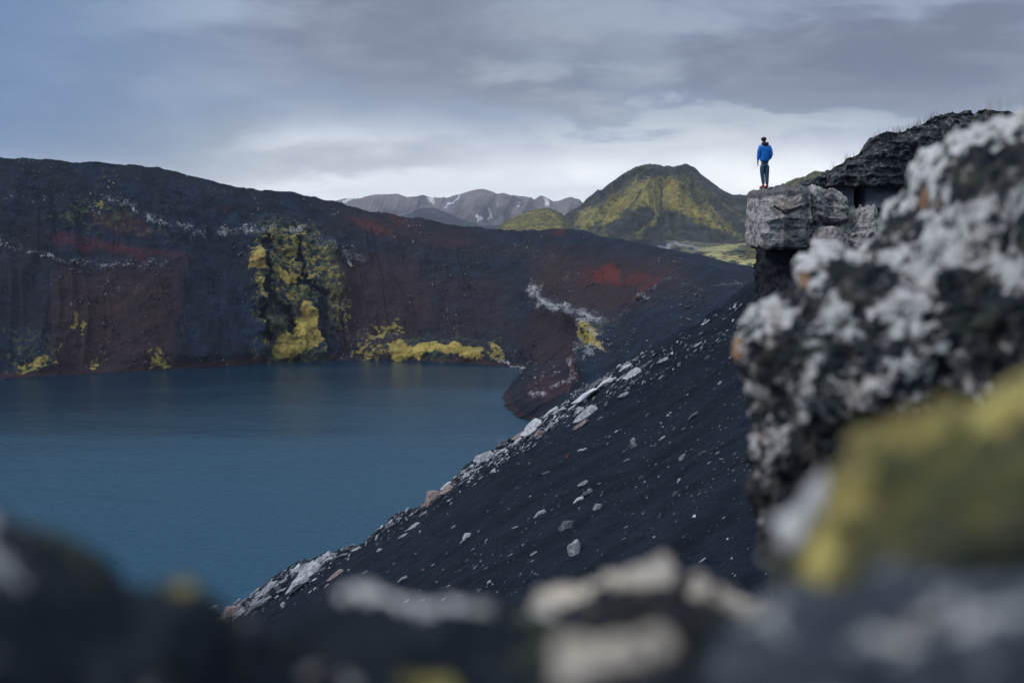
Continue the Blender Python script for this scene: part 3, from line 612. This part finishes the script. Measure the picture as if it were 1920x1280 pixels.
c = T.mix(T.math('MULTIPLY', T.math('MULTIPLY', T.attr('cap'), T.ramp(a2, .56, .66)), .8), c, (.30, .30, .31))
c = T.mix(T.attr('tuff'), c, T.mix(T.ramp(a3, .35, .65), (.12, .14, .165), (.23, .25, .28)))
c = T.mix(T.math('MULTIPLY', T.attr('pale'), .9), c, T.mix(T.ramp(a2, .35, .62), (.40, .39, .40), (.12, .12, .135)))
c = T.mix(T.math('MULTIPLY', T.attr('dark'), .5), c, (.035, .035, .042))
c = T.mix(T.ramp(a4, .66, .72, 0, .6), c, (.36, .35, .34))
T.l.new(c, b.inputs['Base Color']); bump(T, b, T.math('ADD', a2, T.math('MULTIPLY', a4, .5)), .10)
grid_mesh('rocky_cliff', P, m, dict(cap=capA, tuff=smoothA, dark=shadeA, pale=paleA))['kind'] = 'structure'
# ------------------------------------------------------------------ the jutting ledge block
def blob(name, mat, outline, dist, thick, rough=.06, nR=90, nA=260, front=1.0, attrs=None, noise_scale=.25, sharp=.5, seed=1, parent=None, shape=None, fuzz=0.0, crustrel=.12, off=1.45, craggy=0):
    """closed rock: a traced outline at its own distance, swollen to a real thickness front and back"""
    o_ = np.array(outline, float); c0 = o_.mean(0) if shape is None else np.array(shape, float)
    x0, _, z0 = place(o_[:, 0], o_[:, 1], dist); cx, _, cz = place(c0[0], c0[1], dist)
    th = np.arctan2(z0-cz, x0-cx); rr = np.hypot(z0-cz, x0-cx); k = np.argsort(th); th, rr = th[k], rr[k]
    A_ = np.linspace(-np.pi, np.pi, nA, endpoint=False)
    xs = np.concatenate([th-2*np.pi, th, th+2*np.pi]); R0 = np.interp(A_, xs, np.tile(rr, 3))
    phi = np.linspace(-np.pi/2+.004, np.pi/2-.004, nR*2)          # front pole to back pole
    s = np.cos(phi)**sharp; d = np.sin(phi)
    PX = cx + np.cos(A_)[:, None]*R0[:, None]*s; PZ = cz + np.sin(A_)[:, None]*R0[:, None]*s
    PY = dist + np.where(d < 0, d*thick*front, d*thick)[None, :] + 0*PX
    P = np.stack([PX, PY, PZ], -1)
    C = np.array([cx, dist, cz]); N = (P-C); N[..., 1] *= (R0.mean()/thick); N /= np.linalg.norm(N, axis=-1, keepdims=True)+1e-9
    q = noise_scale
    dn = fbm(PX/q, PY/q, PZ/q, 5, seed) *.9+ ridged(PX/q*.6, PY/q*.6, PZ/q*.6, 4, seed+40)*.35
    dn = dn if not craggy else dn*.6 + .55*fbm(PX/.4, PY/.4, PZ/.4, 4, seed+9)
    P += N*((dn - off)*rough)[..., None]
    if craggy: P += N*(craggy*.55*fbm(PX/.055, PY/.055, PZ/.055, 4, seed+60) + craggy*1.6*(ridged(PX/.5, PY/.5, PZ/.5, 2, seed+61)*.5 - .3))[..., None]
    if fuzz: P += N*(fuzz*(1-2*np.abs(vn(PX/q*9, PY/q*9, PZ/q*9, seed+5))))[..., None]
    px, py = seen(P); at = attrs(px, py, P) if attrs else None
    if at: at['crust'] = at['crust'] + np.clip(dn, -1, 1)*crustrel*(at['crust'] > .1)
    return grid_mesh(name, P, mat, at, wrap=True, parent=parent), P
m, T, b = material('ledge_rock', .9, .2); o = T.coord()
a1 = T.noise(o, 1.6, 8, .68); a2 = T.noise(o, 6, 7, .7); a3 = T.noise(T.coord((1, 1, 1.4)), 3.4, 7, .68, .5)
c = T.mix(T.ramp(a3, .36, .58), (.13, .13, .14), (.47, .455, .46))
c = T.mix(T.ramp(a2, .54, .70), c, (.11, .105, .12))
c = T.mix(T.math('MULTIPLY', T.attr('tan'), T.ramp(a1, .35, .6)), c, (.50, .36, .27))
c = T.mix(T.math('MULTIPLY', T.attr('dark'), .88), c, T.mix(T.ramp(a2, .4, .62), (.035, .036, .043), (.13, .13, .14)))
T.l.new(c, b.inputs['Base Color']); bump(T, b, T.math('ADD', a2, T.math('MULTIPLY', a3, .8)), .12)
def box_rock(name, mat, x0, x1, y0, y1, zl, zh, rough, seed, attrs=None, n=90, cut=None, top=None, pw=9):
    bm = bmesh.new(); bmesh.ops.create_cube(bm, size=2.0)
    bmesh.ops.subdivide_edges(bm, edges=bm.edges, cuts=n, use_grid_fill=True)
    me = bpy.data.meshes.new(name); bm.to_mesh(me); bm.free()
    co = np.zeros(len(me.vertices)*3, np.float32); me.vertices.foreach_get('co', co); co = co.reshape(-1, 3).astype(float)
    s = np.array([(x1-x0)/2, (y1-y0)/2, (zh-zl)/2]); c0 = np.array([(x0+x1)/2, (y0+y1)/2, (zl+zh)/2])
    nrm = np.sign(co)*np.abs(co)**(12 if pw > 6 else 3); nrm /= np.linalg.norm(nrm, axis=1, keepdims=True)
    k = np.maximum((np.abs(co)**pw).sum(1)**(1/pw), 1e-6)
    P = co/np.where(k > 1, k, 1)[:, None]*s + c0
    d = ridged(P[:, 0]/.9, P[:, 1]/.9, P[:, 2]/.9, 5, seed)*.5*rough + fbm(P[:, 0]/.25, P[:, 1]/.25, P[:, 2]/.2, 4, seed+3)*rough*.28
    if cut is not None: d = d + cut(P, nrm)
    P = P + nrm*d[:, None]
    if top is not None: P = top(P)
    me.vertices.foreach_set('co', P.astype(np.float32).reshape(-1)); me.update()
    me.polygons.foreach_set('use_smooth', np.ones(len(me.polygons), bool))
    px, py = seen(P)
    for kk, vv_ in (attrs(px, py, P) if attrs else {}).items():
        a = me.attributes.new(kk, 'FLOAT', 'POINT'); a.data.foreach_set('value', vv_.astype(np.float32))
    me.materials.append(mat); ob = bpy.data.objects.new(name, me); COL.objects.link(ob); return ob
def ledge_cut(P, n):
    px, py = seen(P); f = (n[:, 1] < -.5)
    crack = np.maximum(line(px, py, [(1473,400),(1472,430),(1471,465)], 1.6)*.10, line(px, py, [(1452,388),(1466,396),(1473,402),(1484,396),(1502,388)], 2.5)*.16)
    return -crack*f + f*(.12*poly(px, py, [(1395,350),(1470,385),(1472,480),(1395,480)], 4) - .10*poly(px, py, [(1474,395),(1520,385),(1520,480),(1474,480)], 3))
def ledge_top(P):
    t = sstep(P[:, 2], H+.2, H+.65); P[:, 2] += t*(.10*sstep(P[:, 0], 8.1, 9.6) - .10*sstep(P[:, 0], 8.35, 7.95) + .05*ridged(P[:, 0]/.25, P[:, 1]/.25, 0, 3, 7)); return P
def ledge_attr(px, py, P):
    f = (P[:, 1] < 48.6)*1.0
    a = px + 4*fbm(px/9, py/9, s=141); c = py + 3*fbm(px/8, py/8, s=142)
    tan = many(a, c, [([(1448,372),(1500,370),(1502,384),(1480,396),(1466,396),(1450,386)],.8), ([(1462,400),(1475,398),(1476,470),(1462,470)],.25)], 4)*f
    dk = many(a, c, [([(1395,340),(1520,340),(1520,366),(1450,368),(1425,374),(1400,372)],.9), ([(1476,400),(1500,388),(1520,380),(1520,480),(1478,480),(1477,430)],.62), ([(1446,384),(1462,394),(1462,412),(1444,400)],.6), ([(1395,462),(1520,458),(1520,500),(1395,500)],.7)], 3)  # dark top crust; shade of the right part put into colour; bottom edge darker
    return dict(tan=tan, dark=dk)
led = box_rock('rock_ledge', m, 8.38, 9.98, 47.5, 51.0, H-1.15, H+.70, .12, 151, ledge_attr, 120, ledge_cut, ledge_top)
tag(led, 'pale square block of rock jutting from the cliff, the person stands on it', 'rock')
def side_attr(px, py, P):
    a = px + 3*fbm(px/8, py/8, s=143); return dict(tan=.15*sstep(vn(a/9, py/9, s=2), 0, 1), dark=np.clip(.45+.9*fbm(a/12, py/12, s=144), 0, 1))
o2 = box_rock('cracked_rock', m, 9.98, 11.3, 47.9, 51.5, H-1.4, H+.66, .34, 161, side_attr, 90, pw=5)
tag(o2, 'broken grey rock wedged between the pale square block and the cliff hollow', 'rock')
o3 = box_rock('pale_rock', m, 10.05, 11.3, 47.5, 49.2, H-2.6, H-.55, .30, 171, lambda px, py, P: dict(tan=.2+0*px, dark=.25+.5*fbm(px/14, py/14, s=9)), 70, pw=3)
tag(o3, 'pale rounded rock below the broken grey rock, right of the dark overhang', 'rock')
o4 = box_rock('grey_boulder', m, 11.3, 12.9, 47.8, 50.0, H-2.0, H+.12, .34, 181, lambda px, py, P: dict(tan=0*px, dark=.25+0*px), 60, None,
    lambda P: np.stack([12.1+(P[:, 0]-12.1)*(1-.6*sstep(P[:, 2], H-1.1, H+.2)), P[:, 1], P[:, 2]], -1), pw=3)
tag(o4, 'grey pointed boulder under the dark slit in the cliff face', 'boulder')
# shelf that carries the block; overhang's shade put into its dark colour
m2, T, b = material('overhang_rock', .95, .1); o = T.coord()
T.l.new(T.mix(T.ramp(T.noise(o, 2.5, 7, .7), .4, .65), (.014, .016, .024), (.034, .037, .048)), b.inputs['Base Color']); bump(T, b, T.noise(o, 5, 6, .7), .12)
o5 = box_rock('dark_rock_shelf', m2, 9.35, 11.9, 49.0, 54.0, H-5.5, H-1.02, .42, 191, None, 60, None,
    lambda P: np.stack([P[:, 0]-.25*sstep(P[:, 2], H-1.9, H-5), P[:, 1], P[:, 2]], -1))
tag(o5, 'dark shaded rock shelf that carries the pale square block', 'rock')
# ------------------------------------------------------------------ dry grass on the cliff top
m, T, b = material('dry_grass', .8, .2); b.inputs['Base Color'].default_value = (.16, .13, .07, 1)
def grass(name, spots, hgt, wdt, seed):
    r = random.Random(seed); V, F = [], []
    for (x, y, z) in spots:
        n0 = len(V); th = r.uniform(0, 6.28); lx, ly = r.gauss(0, .16), r.gauss(0, .16); h = hgt*r.uniform(.5, 1.2); ww = wdt*r.uniform(.7, 1.2)
        for k, f in enumerate((0, .35, .7, 1)):
            cx, cy, cz = x+lx*h*f*f, y+ly*h*f*f, z+h*f; wv_ = ww*(1-.75*f)
            for a in (0, 2.1, 4.2): V.append((cx+wv_*math.cos(th+a), cy+wv_*math.sin(th+a), cz))
        for k in range(3):
            for a in range(3):
                i, j = n0+k*3+a, n0+k*3+(a+1) % 3; F.append((i, j, j+3, i+3))
        F.append((n0+9, n0+10, n0+11))
    me = bpy.data.meshes.new(name); me.from_pydata(V, [], F); me.materials.append(m)
    o = bpy.data.objects.new(name, me); COL.objects.link(o); return o
sp = []
r = random.Random(4)
for k in range(150):
    uu = r.choice([r.uniform(1670, 1760), r.uniform(1560, 1850)]); i = int((uu-u[0])/(u[-1]-u[0])*(nU-1)); p = P[i] if False else None
    sp.append((float(front[i, -1, 0]), float(front[i, -1, 1])+r.uniform(0, .8), float(front[i, -1, 2])-.05))
tag(grass('grass', sp, .30, .006, 8), 'sparse dry grass stems along the cliff top', 'grass', kind='stuff')
# ------------------------------------------------------------------ blurred rocks close to the camera
def crust_material(name, base=(.010, .0155, .026), base2=(.036, .044, .055), white=(.88, .88, .90), orange=(.52, .28, .15), yellow=(.72, .62, .22), warm=(.105, .095, .088), sc_=1.0, cover=.0):
    m, T, b = material(name, .9, .15); o = T.coord((sc_,)*3)
    a = T.noise(o, 3.2, 7, .62); c1 = T.noise(o, 6.0, 9, .74, .15); f = T.noise(o, 26, 5, .7); g = T.noise(T.coord((sc_, sc_, sc_), rot=(1, .4, 2)), 4.6, 4, .6)
    c = T.mix(T.ramp(f, .4, .65), base, base2); c = T.mix(T.ramp(c1, .44, .60, 0, .75), c, warm)
    c = T.mix(T.ramp(g, .56, .68, 0, .6), c, (.055, .070, .045))
    wt = T.math('ADD', T.math('ADD', T.attr('crust'), T.math('MULTIPLY', T.math('SUBTRACT', c1, .5), 3.2)), T.math('MULTIPLY', T.math('SUBTRACT', f, .5), 1.6))
    wc = T.mix(T.ramp(f, .35, .65), white, tuple(v*.58 for v in white)); wc = T.mix(T.ramp(a, .52, .68, 0, .7), wc, (.46, .38, .32)); wc = T.mix(T.ramp(g, .52, .62, 0, .35), wc, (.38, .39, .40))
    c = T.mix(T.ramp(wt, .46, .66), c, wc)
    ot = T.math('ADD', T.attr('rust'), T.math('MULTIPLY', T.math('SUBTRACT', g, .5), 1.6)); c = T.mix(T.ramp(ot, .50, .68, 0, .85), c, T.mix(T.ramp(f, .4, .6), orange, tuple(v*.5 for v in orange)))
    yt = T.math('ADD', T.math('ADD', T.attr('moss'), T.math('MULTIPLY', T.math('SUBTRACT', c1, .5), 1.1)), T.math('MULTIPLY', T.math('SUBTRACT', g, .5), .9)); c = T.mix(T.ramp(yt, .38, .58), c, T.mix(T.ramp(T.math('ADD', yt, T.math('MULTIPLY', T.math('SUBTRACT', g, .5), 1.2)), 1.12, .74), T.mix(T.ramp(a, .45, .65, 0, .6), yellow, tuple(v*.62 for v in yellow)), T.mix(T.ramp(c1, .44, .56), (.26, .21, .075), (.075, .085, .040))))
    T.l.new(c, b.inputs['Base Color']); bump(T, b, T.math('ADD', c1, T.math('MULTIPLY', f, .5)), .05/sc_)
    return m
def painter(crust, rust=(), moss=(), soft=18, amp=14, base=0.0):
    def f(px, py, P):
        a = px + amp*fbm(px/45, py/45, o=3, s=201); c = py + amp*fbm(px/40, py/40, o=3, s=202)
        return dict(crust=np.maximum(many(a, c, crust, soft), base), rust=many(a, c, rust, soft) if rust else 0*px, moss=many(a, c, moss, soft) if moss else 0*px)
    return f
LM = crust_material('lichen_rock', sc_=1.25)
lich0 = painter([([(1320,650),(1340,560),(1440,450),(1500,400),(1620,390),(1660,340),(1690,280),(1760,200),(1890,130),(2150,130),(2150,560),(1900,560),(1820,600),(1760,640),(1640,650),(1560,640),(1470,650),(1400,670)],.56), ([(1370,650),(1500,660),(1640,650),(1900,600),(2100,620),(2000,760),(1700,760),(1500,800),(1450,920),(1400,880)],.34)],
   [([(1355,640),(1400,630),(1400,680),(1360,680)],.6), ([(1480,495),(1515,500),(1510,545),(1478,540)],.55), ([(1680,580),(1745,590),(1730,625),(1690,620)],.6), ([(1560,655),(1625,650),(1620,685),(1570,690)],.5), ([(1400,800),(1440,790),(1440,850),(1400,850)],.5), ([(1720,340),(1790,360),(1760,420),(1720,400)],.5), ([(1760,640),(1800,640),(1790,680),(1760,670)],.45)], (), 16, 16)
def lich(px, py, P):
    at = lich0(px, py, P); a = px + 18*fbm(px/40, py/40, o=4, s=205); c = py + 18*fbm(px/36, py/36, o=4, s=206)
    pk = many(a, c, [([(1540,505),(1640,490),(1665,560),(1610,600),(1560,570)],1), ([(1745,515),(1860,515),(1895,600),(1850,690),(1780,640),(1740,580)],1), ([(1780,300),(1920,255),(1960,320),(1860,385),(1790,375)],1), ([(1640,405),(1705,410),(1685,460),(1650,455)],1), ([(1400,640),(1480,630),(1520,690),(1400,700)],.8), ([(1900,420),(2000,400),(2000,480),(1900,480)],.8), ([(1500,560),(1530,560),(1530,640),(1490,640)],.7)], 16)
    at['crust'] = at['crust']*(1-.85*pk); return at
out = [(1368,650),(1378,610),(1402,570),(1440,545),(1478,502),(1510,470),(1535,452),(1570,440),(1600,455),(1645,425),(1665,400),(1700,378),(1725,352),(1742,318),(1750,285),(1775,262),(1800,240),(1835,222),(1870,204),(1910,196),(1960,180),(2050,170),(2200,200),(2350,330),(2420,600),(2400,1000),(2300,1500),(2000,1640),(1700,1600),(1520,1400),(1455,1150),(1425,1000),(1415,900),(1402,820),(1395,760),(1380,700)]
ob, LP_ = blob('lichen_boulder', LM, out, 5.9, 1.25, .073, 230, 700, 1.0, lich, .18, .55, 5, fuzz=.010, crustrel=.26, craggy=.050, off=1.5, shape=(1800, 760))
tag(ob, 'huge rough boulder crusted with white and orange lichen beside the scree', 'boulder')
sp = []
for k in range(70):
    uu = r.uniform(1850, 2080); yy = np.interp(uu, [1835,1870,1910,1960,2050], [222,204,196,180,170]) + r.uniform(-2, 10); x, y, z = place(uu, yy, 5.9 + r.uniform(-.2, .3)); sp.append((x, y, z))
tag(grass('boulder_grass', sp, .075, .0012, 9), 'thin grass stems on top of the huge lichen boulder', 'grass', kind='stuff')
MM = crust_material('blue_grey_rock', base=(.030, .044, .064), base2=(.085, .105, .135), warm=(.07, .085, .105), sc_=1.6); DM = crust_material('dark_crusted_rock', base=(.008, .013, .024), base2=(.020, .028, .042), warm=(.022, .030, .040), sc_=1.6)
TN = crust_material('tan_crusted_rock', base=(.010, .015, .026), base2=(.028, .034, .044), white=(.84, .74, .63), warm=(.050, .048, .040), sc_=1.6)
def fg(name, mat, out, dist, th, pt, seed, lab, cat, rough=.034, shape=None, sharp=.6):
    ob, _ = blob(name, mat, out, dist, th, rough, 70, 260, 1.0, pt, .12, sharp, seed, fuzz=.006, shape=shape); tag(ob, lab, cat); return ob
MO = crust_material('olive_mossy_rock', base=(.028, .038, .036), base2=(.075, .085, .055), warm=(.10, .10, .06), sc_=1.6)
fg('mossy_rock', MO, [(1390,1015),(1440,975),(1500,950),(1560,905),(1600,870),(1622,840),(1640,790),(1700,765),(1780,745),(1850,705),(1920,672),(2000,640),(2200,640),(2400,800),(2500,1200),(2500,2000),(2200,2500),(1700,2500),(1480,2200),(1440,1700),(1450,1300),(1480,1130),(1500,1080),(1470,1040)], 1.5, .36,
   painter([([(1340,1030),(1400,940),(1500,890),(1600,830),(1625,880),(1560,975),(1500,1020),(1420,1045)],.92)], (), [([(1570,900),(1600,820),(1760,690),(1900,620),(2050,560),(2100,800),(1900,815),(1750,840),(1650,890),(1600,1000),(1570,1110),(1480,1160),(1450,1100),(1530,1000)],.98), ([(1600,860),(1900,800),(2150,780),(2150,1030),(1820,1050),(1680,1090),(1540,1150)],.50)], 50, 26), 31,  # moss brighter along the top: its lit band put into colour over olive
   'rock capped with bright yellow moss and a white crusted spur, beside the lichen boulder', 'rock', shape=(1850, 1500))
fg('blue_grey_rock', MM, [(1400,1190),(1480,1140),(1560,1105),(1650,1070),(1760,1040),(1860,1030),(1960,1010),(2100,1040),(2300,1300),(2300,2400),(1900,3200),(1400,3200),(1180,2600),(1180,1700),(1300,1290)], 1.15, .3,
   painter([([(1560,1120),(1750,1080),(1850,1120),(1750,1250),(1600,1260)],.25)], base=.12), 33, 'smooth blue grey rock lowest under the yellow mossy rock', 'rock', shape=(1700, 1800))
fg('whitish_ledge_rock', TN, [(955,1150),(990,1110),(1030,1085),(1090,1078),(1150,1062),(1210,1052),(1270,1038),(1300,1062),(1350,1075),(1420,1085),(1490,1100),(1560,1130),(1620,1300),(1600,1900),(1400,2400),(1050,2400),(900,1900),(900,1400)], 1.95, .32,
   painter([([(930,1150),(980,1080),(1100,1030),(1275,990),(1310,1040),(1300,1090),(1220,1095),(1120,1105),(1050,1135)],.86), ([(1300,1080),(1420,1075),(1480,1120),(1400,1150),(1300,1135)],.62)], soft=22, amp=20), 35, 'dark rock with a long whitish crust along its top, in front of the scree', 'rock', shape=(1250, 1600))
fg('tan_rock', TN, [(1010,1230),(1060,1180),(1130,1162),(1200,1160),(1290,1170),(1340,1180),(1350,1260),(1400,1500),(1350,2300),(1150,2700),(900,2500),(860,1800),(920,1400)], 1.2, .2,
   painter([([(1020,1260),(1050,1160),(1130,1130),(1240,1160),(1360,1140),(1350,1195),(1250,1215),(1180,1245),(1120,1265),(1050,1285)],.78)], soft=22, amp=18), 36, 'tan topped rock in front of the dark rock with the whitish crust', 'rock', shape=(1120, 1700))
fg('dark_lichen_rock', DM, [(430,1215),(480,1165),(520,1140),(560,1105),(615,1085),(680,1095),(740,1108),(800,1122),(860,1138),(910,1152),(960,1168),(1020,1180),(1060,1260),(1060,1900),(900,2400),(600,2400),(400,1900),(380,1400)], 1.6, .3,
   painter([([(590,1060),(680,1060),(800,1085),(930,1125),(935,1160),(870,1165),(780,1140),(700,1120),(620,1105)],.85), ([(540,1265),(560,1245),(650,1250),(670,1300),(540,1300)],.5)], [([(580,1080),(640,1080),(640,1110),(590,1110)],.4)], [([(480,1150),(540,1095),(600,1090),(570,1150),(520,1165)],.62), ([(740,1265),(860,1258),(880,1300),(740,1300)],.8)], 20, 18), 37, 'dark rock with a thin pinkish white crust, below the foot of the scree', 'rock', shape=(730, 1650))
fg('black_lichen_rock', DM, [(-200,930),(-80,945),(0,985),(50,1010),(100,1030),(150,1055),(200,1082),(250,1095),(300,1094),(350,1088),(375,1105),(390,1140),(405,1175),(450,1240),(560,1500),(520,2200),(200,2600),(-300,2400),(-500,1600),(-400,1100)], 1.4, .34,
   painter([([(-100,930),(40,970),(100,1020),(60,1100),(0,1110),(-100,1080)],.38)], (), [([(100,1020),(190,1060),(210,1110),(130,1100)],.42), ([(300,1070),(375,1070),(380,1125),(320,1125)],.62)], 20, 16), 38, 'almost black lichen specked rock at the near edge of the lake view', 'rock', shape=(100, 1700))
fg('olive_crusted_rock', MO, [(860,1215),(900,1175),(950,1150),(1000,1132),(1060,1128),(1120,1140),(1180,1180),(1220,1300),(1200,1900),(1000,2200),(850,1900),(820,1400)], 1.7, .26,
   painter([([(960,1110),(1040,1090),(1120,1110),(1100,1145),(980,1150)],.78)], (), [([(900,1140),(1060,1120),(1100,1160),(920,1190)],.42)], 24, 16), 41, 'small olive dark rock in the dip between the pinkish crusted and whitish crusted rocks', 'rock', shape=(1020, 1550))
fg('grey_crusted_rock', DM, [(330,1230),(370,1185),(420,1168),(470,1160),(520,1180),(560,1230),(580,1500),(540,2100),(400,2300),(300,2000),(290,1500)], 1.75, .24,
   painter([([(380,1150),(440,1140),(500,1150),(480,1175),(400,1180)],.5)], (), [([(360,1180),(400,1160),(420,1190),(370,1210)],.45)], 20, 14), 42, 'small dark rock in the notch where the foot of the scree meets the water', 'rock', shape=(430, 1600))
# ------------------------------------------------------------------ the person
def fabric(name, a, b_, s=8, rough=.8):
    m, T, b = material(name, rough, .25); T.l.new(T.mix(T.ramp(T.noise(T.coord(), s, 4, .6), .42, .60), a, b_), b.inputs['Base Color']); return m
def skin(name, mat, pts, edges, radii, parent=None, sub=2, root=0):
    me = bpy.data.meshes.new(name+'_path'); me.from_pydata(pts, edges, []); o = bpy.data.objects.new(name+'_path', me); COL.objects.link(o)
    o.modifiers.new('s', 'SKIN'); s = o.modifiers.new('u', 'SUBSURF'); s.levels = s.render_levels = sub
    for i, rr in enumerate(radii): me.skin_vertices[0].data[i].radius = rr if isinstance(rr, tuple) else (rr, rr)
    for sv in me.skin_vertices[0].data: sv.use_root = False
    me.skin_vertices[0].data[root].use_root = True
    dg = bpy.context.evaluated_depsgraph_get(); dg.update()
    nm = bpy.data.meshes.new_from_object(o.evaluated_get(dg)); nm.name = name
    bpy.data.objects.remove(o); nm.materials.clear(); nm.materials.append(mat)
    for p in nm.polygons: p.use_smooth = True
    n_ = bpy.data.objects.new(name, nm); COL.objects.link(n_)
    if parent: n_.parent = parent
    return n_
skinm = fabric('skin', (.30, .19, .14), (.25, .155, .115))
BP = [(0,0,.90),(0,0,1.08),(0,-.01,1.28),(-.005,0,1.43),(-.015,.01,1.52),(-.03,.02,1.58),(-.04,.03,1.66),(-.04,.03,1.735),   # 0-7 spine to head
 (-.16,0,1.41),(-.205,-.01,1.15),(-.228,.015,.93),(-.236,.03,.865),                                   # 8-11 left arm
 (.16,0,1.41),(.215,-.04,1.16),(.17,.02,.97),(.13,.06,.93),                                          # 12-15 right arm, hand in pocket
 (-.06,0,.84),(-.080,.01,.48),(-.035,0,.11),(-.08,.10,.045),(.06,0,.84),(.10,.0,.47),(.10,.0,.10),(.075,.12,.045)]
BE = [(0,1),(1,2),(2,3),(3,4),(4,5),(5,6),(6,7),(3,8),(8,9),(9,10),(10,11),(3,12),(12,13),(13,14),(14,15),(0,16),(16,17),(17,18),(18,19),(0,20),(20,21),(21,22),(22,23)]
BR = [(.08,.06),(.09,.07),(.15,.10),(.12,.08),.055,.06,(.075,.09),(.055,.07),.055,.04,.026,.032,.055,.04,.026,.032,.045,.045,.034,.033,.045,.045,.034,.033]
# fingers of the hanging hand and of the hand in the pocket
for w_, sx in ((11, -1), (15, 1)):
    bx_, by_, bz_ = BP[w_]
    for j, (off_, ln) in enumerate([(-.024,.070),(-.008,.082),(.008,.078),(.024,.062)]):
        n0 = len(BP); BP += [(bx_, by_+off_, bz_-.05), (bx_-.012*sx, by_+off_*1.05, bz_-.05-ln*.5), (bx_-.026*sx, by_+off_*1.05, bz_-.05-ln*.92)]
        BE += [(w_, n0), (n0, n0+1), (n0+1, n0+2)]; BR += [.0095, .0085, .0075]
    n0 = len(BP); BP += [(bx_-.012*sx, by_+.036, bz_-.015), (bx_-.022*sx, by_+.050, bz_-.055)]; BE += [(w_, n0), (n0, n0+1)]; BR += [.011, .009]
person = skin('person', skinm, BP, BE, BR)
fx, fy = 1433, 353
pX, _, pZ = place(fx, fy, 48.6)
jb = fabric('blue_jacket', (.008, .20, .68), (.006, .13, .48), 5, .55)
skin('jacket', jb, [(0,0,.865),(0,0,.98),(0,-.005,1.15),(0,-.01,1.30),(-.005,0,1.42),(-.145,0,1.40),(-.185,-.005,1.30),(-.212,-.01,1.13),(-.230,.01,.93),(.145,0,1.40),(.190,-.015,1.30),(.215,-.04,1.15),(.175,.01,.985)],
  [(0,1),(1,2),(2,3),(3,4),(4,5),(5,6),(6,7),(7,8),(4,9),(9,10),(10,11),(11,12)], [(.178,.14),(.175,.14),(.172,.14),(.175,.13),(.125,.10),(.075,.08),.078,.068,.052,(.075,.08),.078,.070,.060], person)
skin('hood', fabric('dark_navy', (.018, .017, .040), (.028, .026, .055)), [(-.10,-.01,1.495),(-.085,-.075,1.50),(0,-.11,1.485),(.075,-.075,1.50),(.085,.0,1.495),(.0,.075,1.48)], [(0,1),(1,2),(2,3),(3,4),(4,5),(5,0)], [.050,.060,.070,.062,.050,.035], person)
jm = fabric('blue_jeans', (.020, .085, .15), (.050, .085, .15), 9); 
skin('jeans', jm, [(0,0,.90),(0,0,.83),(-.078,0,.77),(-.080,.005,.62),(-.070,.01,.47),(-.048,0,.28),(-.033,-.005,.12),(.080,0,.77),(.085,0,.62),(.085,.0,.47),(.090,-.005,.28),(.092,-.005,.12)],
  [(0,1),(1,2),(2,3),(3,4),(4,5),(5,6),(1,7),(7,8),(8,9),(9,10),(10,11)], [(.160,.125),(.158,.125),.100,.092,.078,.068,.054,.100,.092,.078,.068,.056], person)
skin('shirt_hem', fabric('grey_shirt', (.05, .065, .075), (.04, .05, .06)), [(0,0,.90),(0,0,.80)], [(0,1)], [(.168,.135),(.164,.130)], person)
bt = fabric('red_boots', (.30, .09, .09), (.22, .07, .07), 14)
skin('boot', bt, [(-.035,-.01,.15),(-.038,-.02,.05),(-.075,.06,.035),(-.12,.14,.028)], [(0,1),(1,2),(2,3)], [.054,.052,.046,.036], person)
skin('boot', bt, [(.10,-.01,.15),(.10,-.02,.05),(.075,.07,.035),(.045,.16,.028)], [(0,1),(1,2),(2,3)], [.054,.052,.046,.036], person)
skin('hair', fabric('dark_hair', (.018, .018, .016), (.035, .032, .026), 20), [(-.035,-.02,1.565),(-.042,.005,1.66),(-.042,.02,1.715)], [(0,1),(1,2)], [(.076,.078),(.100,.105),(.084,.095)], person)
# ears, nose
skin('ear', skinm, [(-.128,.03,1.66),(-.132,.035,1.63)], [(0,1)], [.014,.011], person, 1); skin('ear', skinm, [(.05,.03,1.66),(.054,.035,1.63)], [(0,1)], [.014,.011], person, 1)
skin('nose', skinm, [(-.04,.115,1.675),(-.04,.135,1.645)], [(0,1)], [.012,.015], person, 1)
person.location = (pX, 48.6, pZ); person.rotation_euler = (0, 0, R_(8))
tag(person, 'person in bright blue jacket and jeans standing on the pale rock ledge, back turned', 'person')
# ------------------------------------------------------------------ haze
bm = bmesh.new(); bmesh.ops.create_cube(bm, size=1.0); me = bpy.data.meshes.new('haze'); bm.to_mesh(me); bm.free()
hz = bpy.data.objects.new('haze', me); COL.objects.link(hz)
hz.location = (0, 5700, 115); hz.scale = (40000, 13000, 290)
m = bpy.data.materials.new('haze'); m.use_nodes = True; T = NT(m.node_tree); T.n.clear()
pv = T.node('ShaderNodeVolumePrincipled'); om = T.node('ShaderNodeOutputMaterial'); T.l.new(pv.outputs[0], om.inputs['Volume'])
pv.inputs['Color'].default_value = (.80, .87, 1, 1); pv.inputs['Density'].default_value = 4.3e-5; pv.inputs['Anisotropy'].default_value = .2
me.materials.append(m); hz['kind'] = 'stuff'; hz['label'] = 'thin bluish haze over the valley'
